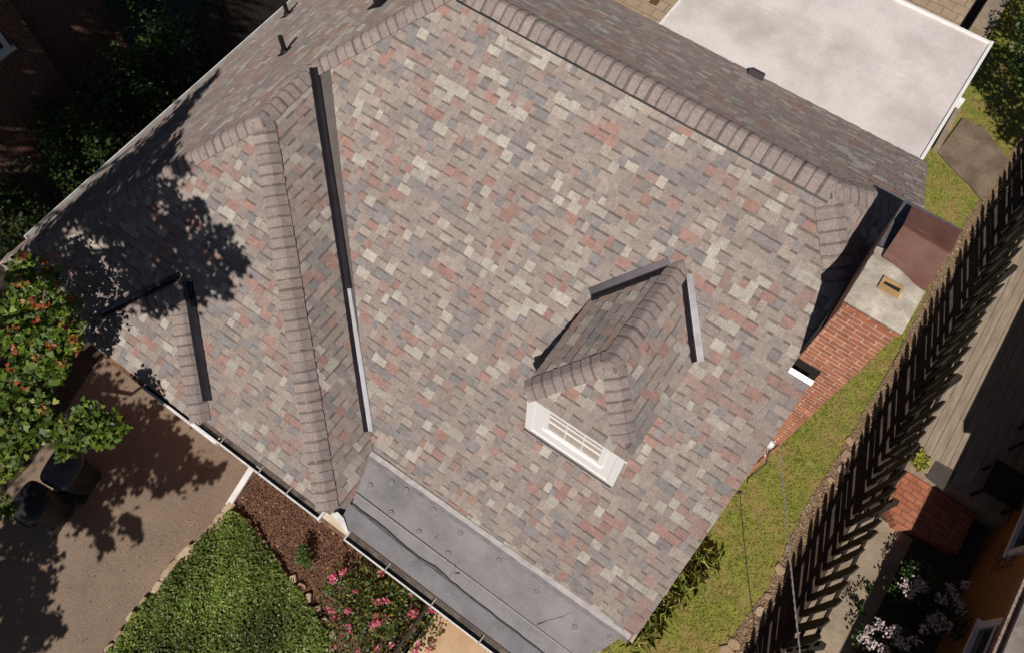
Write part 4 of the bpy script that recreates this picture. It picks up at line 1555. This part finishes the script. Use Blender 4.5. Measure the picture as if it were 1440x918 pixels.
# pebbles
gp = [(2.33, -1.0), (2.6, -1.0), (2.6, 12), (2.85, 14), (2.6, 13.4), (2.36, 12.5), (2.3, 11.2), (2.40, 8.7), (2.36, 6.4), (2.30, 5.2), (2.40, 3.8), (2.24, 2.5)]
pts = scatter(gp, 7000)
flat_bits('gravel', pts, .014, .040, [(.28, .19, .11), (.22, .14, .08), (.38, .28, .18), (.16, .10, .06)], [4, 4, 2, 2], MT['chip'], up=2)
# driveway litter
pts = scatter([(-7.8, -4), (-5.3, -4), (-5.3, .8), (-8.3, .8)], 420)
flat_bits('driveway_litter', pts, .008, .022, [(.30, .2, .12), (.16, .09, .05), (.38, .30, .22)], [3, 3, 1], MT['chip'], up=3)
# leaf litter in the shade on the left
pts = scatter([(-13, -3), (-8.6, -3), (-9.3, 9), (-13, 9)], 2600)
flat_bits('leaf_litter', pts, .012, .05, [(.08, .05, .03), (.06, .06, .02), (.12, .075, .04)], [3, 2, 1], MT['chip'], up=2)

# ground cover wedge
gcp = [tuple(at(*p).xy) for p in ((322, 716), (342, 726), (362, 748), (385, 778), (402, 806), (425, 832), (445, 862), (462, 895), (480, 940), (100, 985), (158, 914), (190, 868), (232, 818), (262, 784), (300, 745))]
pts = scatter(gcp, 70000)
d = 0.11 + .05 * np.sin(pts[:, 0] * 5.1 + 1) * np.cos(pts[:, 1] * 4.3) + .03 * np.sin(pts[:, 0] * 13 + pts[:, 1] * 9)
z = np.clip(d + RNG.uniform(-.09, .035, len(pts)), .01, .3)
cent = np.column_stack([pts, z])
br = .75 + .35 * np.sin(pts[:, 0] * 3.3 + .5) * np.cos(pts[:, 1] * 2.7)
cc = pick_cols(len(pts), [(.165, .235, .036), (.115, .178, .030), (.240, .305, .052), (.32, .35, .10), (.19, .12, .05)], [5, 4, 3, .6, .25]) * br[:, None]
v_, f_, c_ = leaf_arrays(cent, .048, cc, OVAL, up=.7)
v_[:, 2] = np.maximum(v_[:, 2], .006)
tag(np_mesh('ground_cover', v_, f_, 6, c_, MT['leaf']), kind='stuff')


# ------------------------------------------------------------------ plants and trees
def foliage_part(name, parent, clumps, size, pal, wts, shape=OVAL, up=.5, shell=.35):
    V_, F_, C_ = [], [], []
    off = 0
    for c, r_, n_ in clumps:
        cen = blob(c, r_, n_, shell=shell)
        cen[:, 2] = np.maximum(cen[:, 2], .03)
        g = RNG.uniform(.75, 1.2)
        v_, f_, c_ = leaf_arrays(cen, size, pick_cols(n_, pal, wts) * g, shape, up=up)
        V_.append(v_)
        F_.append(f_ + off)
        C_.append(c_)
        off += len(v_)
    return np_mesh(name, np.concatenate(V_), np.concatenate(F_), len(shape), np.concatenate(C_), MT['leaf'], parent)


def stems(parent, base, tips, r0=.02, name='stem', m='bark'):
    mb = MB()
    base = V(base)
    for t in tips:
        t = V(t)
        midp = (base + t) / 2 + V((random.uniform(-.08, .08), random.uniform(-.08, .08), .05)) * (t - base).length
        mb.tube([base, midp, t], [r0, r0 * .7, r0 * .3], 6)
    return mb.build(name, MT[m], parent)


GREEN = [(.055, .105, .015), (.040, .080, .013), (.085, .140, .020), (.13, .17, .03)]


def shrub(name, label, cat, c, r_, h, n, size, pal=GREEN, wts=(4, 3, 3, 1), group=None, shape=OVAL, lumps=7, seed=0):
    rr = random.Random(seed)
    o = thing(name, label, cat, (c[0], c[1], 0), group)
    cl = []
    tips = []
    for k in range(lumps):
        a, q = rr.uniform(0, 6.283), math.sqrt(rr.uniform(0, 1)) * r_ * .75
        cz = h * rr.uniform(.45, .85)
        p = (c[0] + math.cos(a) * q, c[1] + math.sin(a) * q, cz)
        cl.append((p, (r_ * rr.uniform(.35, .55), r_ * rr.uniform(.35, .55), h * .32), n // lumps))
        tips.append(p)
    foliage_part('foliage', o, cl, size, pal, wts, shape)
    stems(o, (c[0], c[1], 0), tips, .018)
    return o


# shaded shrubs on the left
DG = [(.040, .080, .014), (.028, .058, .011), (.065, .115, .02), (.10, .13, .02)]
for i, (x, y, z, r_, h, n, lab) in enumerate((
        (175, 165, .9, .85, 1.9, 2600, 'dark leafy shrub with bright sunlit leaves between brick house and roof edge'),
        (120, 235, .8, .75, 1.5, 1500, 'dark low shrub below the shaded brick house corner'),
        (230, 90, .8, .8, 1.7, 1700, 'dark bushy shrub in front of the board fence'),
        (75, 180, .8, .6, 1.2, 900, 'small dark shrub at the foot of the shaded brick wall'),
        (30, 300, .7, .8, 1.5, 1500, 'dark shrub at the left picture edge beside the roof corner'),
        (200, 20, .9, .7, 2.2, 1500, 'tall dark shrub at the top beside the brick wall end'),
        (290, 30, .6, .6, 1.3, 900, 'dark shrub at the top next to the board fence end'))):
    p = at(x, y, z)
    shrub('leafy_shrub', lab, 'shrub', (p.x, p.y), r_, h, n, .085, DG, (4, 3, 3, 1), seed=60 + i, lumps=9)

# small plants in the mulch
for i, (x, y, r_, h, n, lab) in enumerate(((427, 781, .20, .34, 420, 'small dark green bush alone in the brown mulch'), (466, 824, .12, .2, 160, 'tiny green plant in the mulch next to the azalea'),
                                           (483, 800, .08, .16, 70, 'tiny sprig in the mulch behind the azalea'))):
    p = at(x, y, h * .5)
    shrub('small_bush', lab, 'plant', (p.x, p.y), r_, h, n, .045, GREEN, (5, 3, 2, .5), seed=90 + i, lumps=6)

# pink azalea
az_c = at(535, 868, .35)
azal = shrub('azalea_bush', 'pink flowering azalea bush in the mulch under the lower gutter', 'shrub', (az_c.x, az_c.y), .95, .75, 4200, .055,
             [(.075, .11, .02), (.055, .08, .016), (.13, .15, .025), (.30, .24, .04)], (4, 3, 3, 1), lumps=16, seed=120)
V_, F_, C_ = [], [], []
off = 0
rr = random.Random(77)
for k in range(46):
    x, y = rr.uniform(455, 606), rr.uniform(792, 930)
    p = at(x, y, rr.uniform(.50, .80))
    if (p.x - az_c.x) ** 2 + (p.y - az_c.y) ** 2 > .98 or (y < 815 and rr.random() < .5):
        continue
    n_ = rr.randint(14, 34)
    cen = blob((p.x, p.y, p.z), rr.uniform(.04, .085), n_, shell=.2)
    v_, f_, c_ = leaf_arrays(cen, .042, pick_cols(n_, [(.62, .10, .19), (.70, .20, .28), (.50, .05, .10), (.72, .38, .42)], [4, 3, 2, 1]), OVAL, up=.8)
    V_.append(v_), F_.append(f_ + off), C_.append(c_)
    off += len(v_)
np_mesh('blossom', np.concatenate(V_), np.concatenate(F_), 6, np.concatenate(C_), MT['petal'], azal)

# strap-leaved clumps along the right edge of the house
STRAP = [(-.035, 0, 0), (.035, 0, 0), (.04, .5, .12), (0, 1, -.12), (-.04, .5, .12)]
for i, (x, y) in enumerate(((985, 795), (968, 812), (955, 828), (941, 846), (928, 862), (914, 880), (1000, 778), (902, 893))):
    p = at(x - 6, y + 4, .1)
    o = thing('daylily_clump', 'arching strap-leaved lily clump between the right roof edge and the lawn', 'plant', (p.x, p.y, 0), 'lily clumps under the right roof edge')
    n_ = 60
    cen = np.column_stack([p.x + RNG.normal(0, .085, n_), p.y + RNG.normal(0, .10, n_), .08 + RNG.uniform(0, .16, n_)])
    v_, f_, c_ = leaf_arrays(cen, .19, pick_cols(n_, [(.27, .31, .05), (.37, .37, .08), (.17, .22, .04), (.46, .39, .14)], [3, 3, 2, 1.5]), STRAP, up=.15)
    v_[:, 2] = np.maximum(v_[:, 2], .01)
    np_mesh('foliage', v_, f_, 5, c_, MT['leaf'], o)

# small yellow-green plant on the deck
p = at(1293, 650, DKZ + .1)
o = thing('potted_sprig', 'small yellow-green leafy plant at the edge of the deck against the picket fence', 'plant', (p.x, p.y, DKZ))
n_ = 150
cen = blob((p.x, p.y, DKZ + .16), (.15, .15, .10), n_, shell=.2)
v_, f_, c_ = leaf_arrays(cen, .085, pick_cols(n_, [(.28, .27, .03), (.20, .22, .03), (.34, .31, .06)], [3, 2, 1]), OVAL, up=.6)
np_mesh('foliage', v_, f_, 6, c_, MT['leaf'], o)
stems(o, (p.x, p.y, DKZ), [(p.x + .06, p.y, DKZ + .2), (p.x - .05, p.y + .05, DKZ + .18)], .008)

# pale flowering shrubs in front of the ochre house
PALE = [(.62, .50, .50), (.50, .38, .40), (.70, .60, .56)]
for i, (x, y, r_, h, blos, lab) in enumerate(((1248, 905, .42, .75, ((1222, 885), (1235, 878), (1250, 890), (1262, 900), (1225, 905), (1242, 912), (1258, 885), (1272, 908), (1214, 898), (1286, 900)), 'pale flowering shrub at the bottom, half in the sun beside the path'),
                                            (1322, 862, .45, .85, ((1310, 872), (1322, 866), (1332, 880), (1318, 880), (1342, 838), (1350, 850), (1336, 826), (1358, 822), (1352, 858), (1324, 842), (1300, 884)), 'pale flowering shrub in the shade against the ochre wall'),
                                            (1290, 828, .40, .7, ((1272, 820), (1285, 826), (1278, 834), (1300, 826), (1292, 818)), 'dark leafy shrub with few pale blossoms behind the other flowering shrubs'))):
    p = at(x, y, h * .6)
    o = shrub('flowering_shrub', lab, 'shrub', (p.x, p.y), r_, h, 900, .06, DG, (4, 3, 2, 1), lumps=8, seed=150 + i)
    V_, F_, C_ = [], [], []
    off = 0
    for bx, by in blos:
        q = at(bx, by, h + .05)
        n_ = 34
        cen = blob((q.x, q.y, q.z), .085, n_, shell=.3)
        v_, f_, c_ = leaf_arrays(cen, .045, pick_cols(n_, PALE, [3, 2, 2]), OVAL, up=.9)
        V_.append(v_), F_.append(f_ + off), C_.append(c_)
        off += len(v_)
    np_mesh('blossom', np.concatenate(V_), np.concatenate(F_), 6, np.concatenate(C_), MT['petal'], o)
# low weeds at the edge of the path
for i, (x, y, s) in enumerate(((1222, 828, .07), (1210, 855, .08), (1205, 848, .05))):
    p = at(x, y, .08)
    shrub('path_weed', ('small weed with dark leaves at the shaded edge of the concrete path', 'larger weed spreading onto the sunny concrete path', 'tiny weed seedling beside the larger weed on the path')[i],
          'plant', (p.x, p.y), s * 1.1, .14, 36, .045, DG, (2, 3, 1, 0.2), seed=170 + i, lumps=4)

# --- the maple at the left: visible low branches and the crown whose shade falls on roof and drive
maple = thing('maple_tree', 'large green maple with red young leaves reaching over the left roof corner', 'tree', (-8.75, -3.3, 0))
trunk_top = V((-8.4, -2.7, 4.2))
mb = MB()
mb.tube([(-8.75, -3.3, -.05), (-8.70, -3.2, .5), (-8.55, -3.0, 2.2), trunk_top, (-8.2, -2.5, 6.5), (-8.0, -2.3, 8.2)], [.30, .23, .19, .16, .10, .04], 12)
mb.build('trunk', MT['bark'], maple, smooth=True)
clumps, lowc, redc = [], [], []
LOW = [(28, 372, 4.3, .22), (40, 395, 4.3, .30), (72, 392, 4.5, .20), (66, 425, 4.2, .30), (98, 428, 4.3, .20), (35, 440, 4.1, .33), (88, 462, 4.1, .28), (55, 475, 4.0, .34),
       (22, 480, 3.9, .34), (100, 478, 3.9, .2), (72, 505, 3.9, .30), (38, 520, 3.8, .34), (10, 545, 3.7, .34), (80, 525, 3.7, .2), (12, 595, 3.5, .32), (45, 575, 3.5, .26),
       (65, 600, 3.3, .30), (105, 596, 3.9, .24), (145, 592, 3.75, .22), (130, 612, 3.65, .22), (95, 625, 3.3, .24), (170, 602, 3.6, .13), (122, 578, 3.95, .16), (150, 618, 3.5, .15), (20, 625, 3.1, .30), (60, 560, 3.5, .2), (8, 655, 2.8, .25),
       (6, 712, 2.5, .2), (25, 410, 4.2, .26), (10, 440, 4.1, .2)]
for x, y, z, r_ in LOW:
    p = at(x, y, z)
    r_ *= .84
    lowc.append(((p.x, p.y, p.z), (r_, r_, r_ * .7), int(190 * (r_ / .3) ** 2) + 16))
MAPLE = [(.105, .165, .018), (.070, .125, .014), (.150, .205, .026), (.052, .084, .013), (.23, .23, .040)]
foliage_part('low_foliage', maple, lowc, .070, MAPLE, (4, 4, 3, 3, .8), LOBED, up=.55, shell=.15)
for x, y, z, n_ in ((31, 360, 4.6, 22), (62, 368, 4.7, 26), (70, 380, 4.65, 14), (30, 398, 4.55, 20), (96, 418, 4.55, 14), (64, 428, 4.5, 20), (50, 430, 4.4, 10), (92, 456, 4.35, 12),
                    (20, 464, 4.3, 10), (100, 478, 4.2, 14), (70, 486, 4.2, 12), (105, 491, 4.1, 8), (20, 492, 4.1, 10), (40, 420, 4.5, 8), (82, 402, 4.6, 9), (48, 455, 4.3, 8), (14, 520, 4.0, 9), (84, 512, 4.0, 8), (50, 505, 4.1, 7), (30, 545, 3.9, 7), (60, 572, 3.8, 8), (116, 592, 3.5, 8), (172, 590, 3.3, 8), (88, 600, 3.5, 8)):
    p = at(x, y, z)
    redc.append(((p.x, p.y, p.z), (.085, .085, .06), n_))
for rc in redc:
    foliage_part('young_leaf_cluster', maple, [rc], .045, [(.34, .075, .035), (.36, .13, .035), (.28, .045, .03), (.30, .20, .04), (.16, .19, .03)], (3, 3, 2, 2, 2), LOBED, up=.8, shell=.05)
PW = (0, S, ZE - S * YF)
PLf = (S, 0, ZE - S * XL)
rr = random.Random(31)
SH = [  # shaded spots on the wing front slope, the left slope, the drive and the yard: (x, y, plane, radius, distance up the sun ray)
    *[(x, y, PW, r_, rr.uniform(4.3, 6.2)) for x, y, r_ in ((60, 345, .42), (92, 335, .42), (125, 322, .42), (80, 375, .4), (120, 365, .42), (160, 350, .42), (160, 312, .40), (195, 325, .40),
                                                        (190, 365, .40), (225, 345, .38), (150, 395, .36), (110, 400, .32), (200, 395, .34), (235, 385, .32), (258, 345, .30), (205, 290, .30), (285, 340, .28),
                                                        (270, 375, .30), (312, 330, .20), (328, 362, .22), (305, 388, .26), (280, 405, .24), (250, 412, .22), (318, 408, .16), (255, 300, .22), (278, 290, .17),
                                                        (240, 318, .26), (338, 372, .13), (90, 430, .2), (132, 425, .2), (235, 270, .20), (225, 425, .2), (168, 425, .2))],
    *[(x, y, PLf, r_, rr.uniform(5.2, 6.8)) for x, y, r_ in ((95, 305, .35), (125, 280, .40), (150, 262, .42), (175, 240, .40), (200, 220, .40), (225, 196, .38), (245, 172, .34), (262, 152, .28), (215, 240, .3),
                                                          (190, 262, .34), (235, 215, .26), (165, 285, .3), (282, 130, .18), (300, 112, .12), (120, 310, .3), (245, 240, .2))],
    *[(x, y, (0, 0, 0), r_, rr.uniform(4.9, 6.2)) for x, y, r_ in ((130, 655, .38), (165, 640, .36), (200, 640, .34), (235, 650, .28), (265, 658, .26), (292, 664, .18), (306, 662, .13), (225, 685, .14), (246, 676, .16),
                                                                (195, 672, .2), (160, 690, .25), (130, 700, .3), (100, 705, .3), (140, 735, .26), (150, 762, .16), (120, 725, .22), (185, 738, .17), (192, 752, .1), (175, 728, .1),
                                                                (110, 520, .26), (135, 545, .26), (150, 565, .26), (185, 590, .26), (120, 580, .28), (165, 585, .26), (225, 605, .24), (100, 560, .28), (205, 595, .24), (90, 540, .28), (150, 600, .28), (255, 628, .2),
                                                                (172, 610, .36), (210, 610, .34), (240, 625, .25), (140, 610, .35))],
    *[(x, y, (0, 0, 0), r_, rr.uniform(4.0, 5.5)) for x, y, r_ in ((15, 750, .34), (45, 760, .28), (65, 775, .2), (20, 790, .32), (35, 815, .3), (62, 825, .22), (15, 840, .26), (45, 860, .3), (75, 878, .17), (20, 885, .28),
                                                               (50, 895, .24), (10, 910, .26), (85, 885, .1), (60, 745, .2), (40, 735, .25), (8, 815, .2))],
]
for x, y, pl, r_, t in SH:
    p = on_plane(x, y, *pl) + SUN * t
    blocked = False
    for lc, lr, _ in lowc:
        dv = p - V(lc)
        if dv.dot(SUN) > 0 and (dv - SUN * dv.dot(SUN)).length < lr[0] * .45 + r_ * .6:
            blocked = True
            break
    if blocked:
        continue
    n_ = int(235 * (r_ / .4) ** 2) + 10
    clumps.append(((p.x, p.y, p.z), (r_ * .92, r_ * .92, r_ * .8), int(n_ * .85)))
    clumps.append(((p.x, p.y, p.z), (r_ * 1.5, r_ * 1.5, r_), int(n_ * .28)))
for k in range(150):
    x, y = rr.uniform(-60, 345), rr.uniform(-40, 345)
    if y > 330 - x * .86 or y < -30:
        continue
    p = at(x, y, .8) + SUN * (rr.uniform(6.8, 9.0) + max(0, (x - 180) / 130))
    if any((p - V(lc) - SUN * (p - V(lc)).dot(SUN)).length < .75 for lc, lr, _ in lowc):
        continue
    clumps.append(((p.x, p.y, p.z), (.62, .62, .45), 200))
for k in range(26):                       # the yard left of the roof corner
    x, y = rr.uniform(-40, 60), rr.uniform(330, 720)
    p = at(x, y, .5) + SUN * rr.uniform(7.0, 9.5)
    if any((p - V(lc) - SUN * (p - V(lc)).dot(SUN)).length < .7 for lc, lr, _ in lowc):
        continue
    clumps.append(((p.x, p.y, p.z), (.6, .6, .45), 190))
foliage_part('crown', maple, clumps, .092, MAPLE, (4, 4, 3, 3, .5), LOBED, up=.9, shell=.1)
mb = MB()
rr = random.Random(8)
ends = [c for c, r_, n_ in clumps if rr.random() < .10 and c[2] > 5.4]
for e_ in ends:
    e_ = V(e_)
    b0 = trunk_top + V((rr.uniform(-.1, .2), rr.uniform(-.1, .2), rr.uniform(.2, 3.5)))
    m1 = b0 + (e_ - b0) * .5 + V((rr.uniform(-.3, .3), rr.uniform(-.3, .3), .45))
    mb.tube([b0, m1, e_], [.055, .03, .008], 6)
mb.build('limb', MT['bark'], maple)
mb = MB()
for (x0, y0, z0_), (x1, y1_, z1_) in (((-30, 545, 3.6), (70, 522, 3.75)), ((-20, 600, 3.3), (95, 615, 3.1)), ((-25, 470, 3.9), (60, 440, 4.2)), ((-60, 560, 3.3), (-25, 470, 3.9)), ((60, 440, 4.2), (66, 385, 4.6)),
                                      ((-20, 600, 3.3), (140, 600, 3.15)), ((-40, 690, 2.6), (30, 640, 3.0))):
    a, b = at(x0, y0, z0_), at(x1, y1_, z1_)
    m_ = (a + b) / 2 + V((0, .05, .06))
    mb.tube([a, m_, b], [.03, .02, .006], 6)
for e_ in ((-30, 545, 3.6), (-20, 600, 3.3), (-60, 560, 3.3), (-40, 690, 2.6)):
    a = at(*e_)
    b0 = V((-8.5, -2.9, 2.3))
    mb.tube([b0, (a + b0) / 2 + V((0, 0, .35)), a], [.07, .05, .03], 7)
mb.build('limb', MT['bark'], maple)

# evergreen at the upper right
ev = thing('evergreen_tree', 'dark evergreen with pale green branch tips at the upper right edge', 'tree', (4.15, 13.6, 0))
mb = MB()
mb.tube([(4.15, 13.6, -.05), (4.15, 13.6, 2.5), (4.15, 13.6, 5.6)], [.16, .12, .03], 10)
mb.build('trunk', MT['bark'], ev, smooth=True)
cl = []
rr = random.Random(17)
for k in range(40):
    z = rr.uniform(.7, 5.4)
    rad = 1.15 * (1 - (z / 6.2) ** 1.4) + .1
    a = rr.uniform(0, 6.283)
    q = rad * rr.uniform(.45, 1.0)
    p = V((4.15 + math.cos(a) * q, 13.6 + math.sin(a) * q, z))
    cl.append(((p.x, p.y, p.z), (.38, .38, .22), 150))
for x, y, r_ in ((1392, 40, .35), (1415, 30, .4), (1435, 50, .4), (1385, 75, .35), (1405, 80, .45), (1430, 90, .45), (1380, 110, .3), (1400, 120, .45), (1425, 130, .45), (1400, 150, .3), (1420, 165, .4), (1438, 170, .4),
                 (1412, 185, .25), (1430, 195, .3), (1440, 10, .4), (1410, 5, .4), (1455, 120, .5), (1455, 60, .5)):
    p = at(x, y, 0) + SUN * rr.uniform(3.6, 5.0)
    cl.append(((p.x, p.y, p.z), (r_, r_, r_ * .7), int(330 * (r_ / .4) ** 2)))
for x, y, z in ((1440, 35, 1.6), (1442, 62, 1.9), (1436, 92, 1.3), (1444, 112, 1.8)):
    p = at(x, y, z)
    cl.append(((p.x, p.y, p.z), (.22, .22, .18), 110))
foliage_part('foliage', ev, cl, .085, [(.060, .105, .020), (.042, .080, .016), (.10, .15, .03)], (3, 3, 1), OVAL, up=.5, shell=.2)
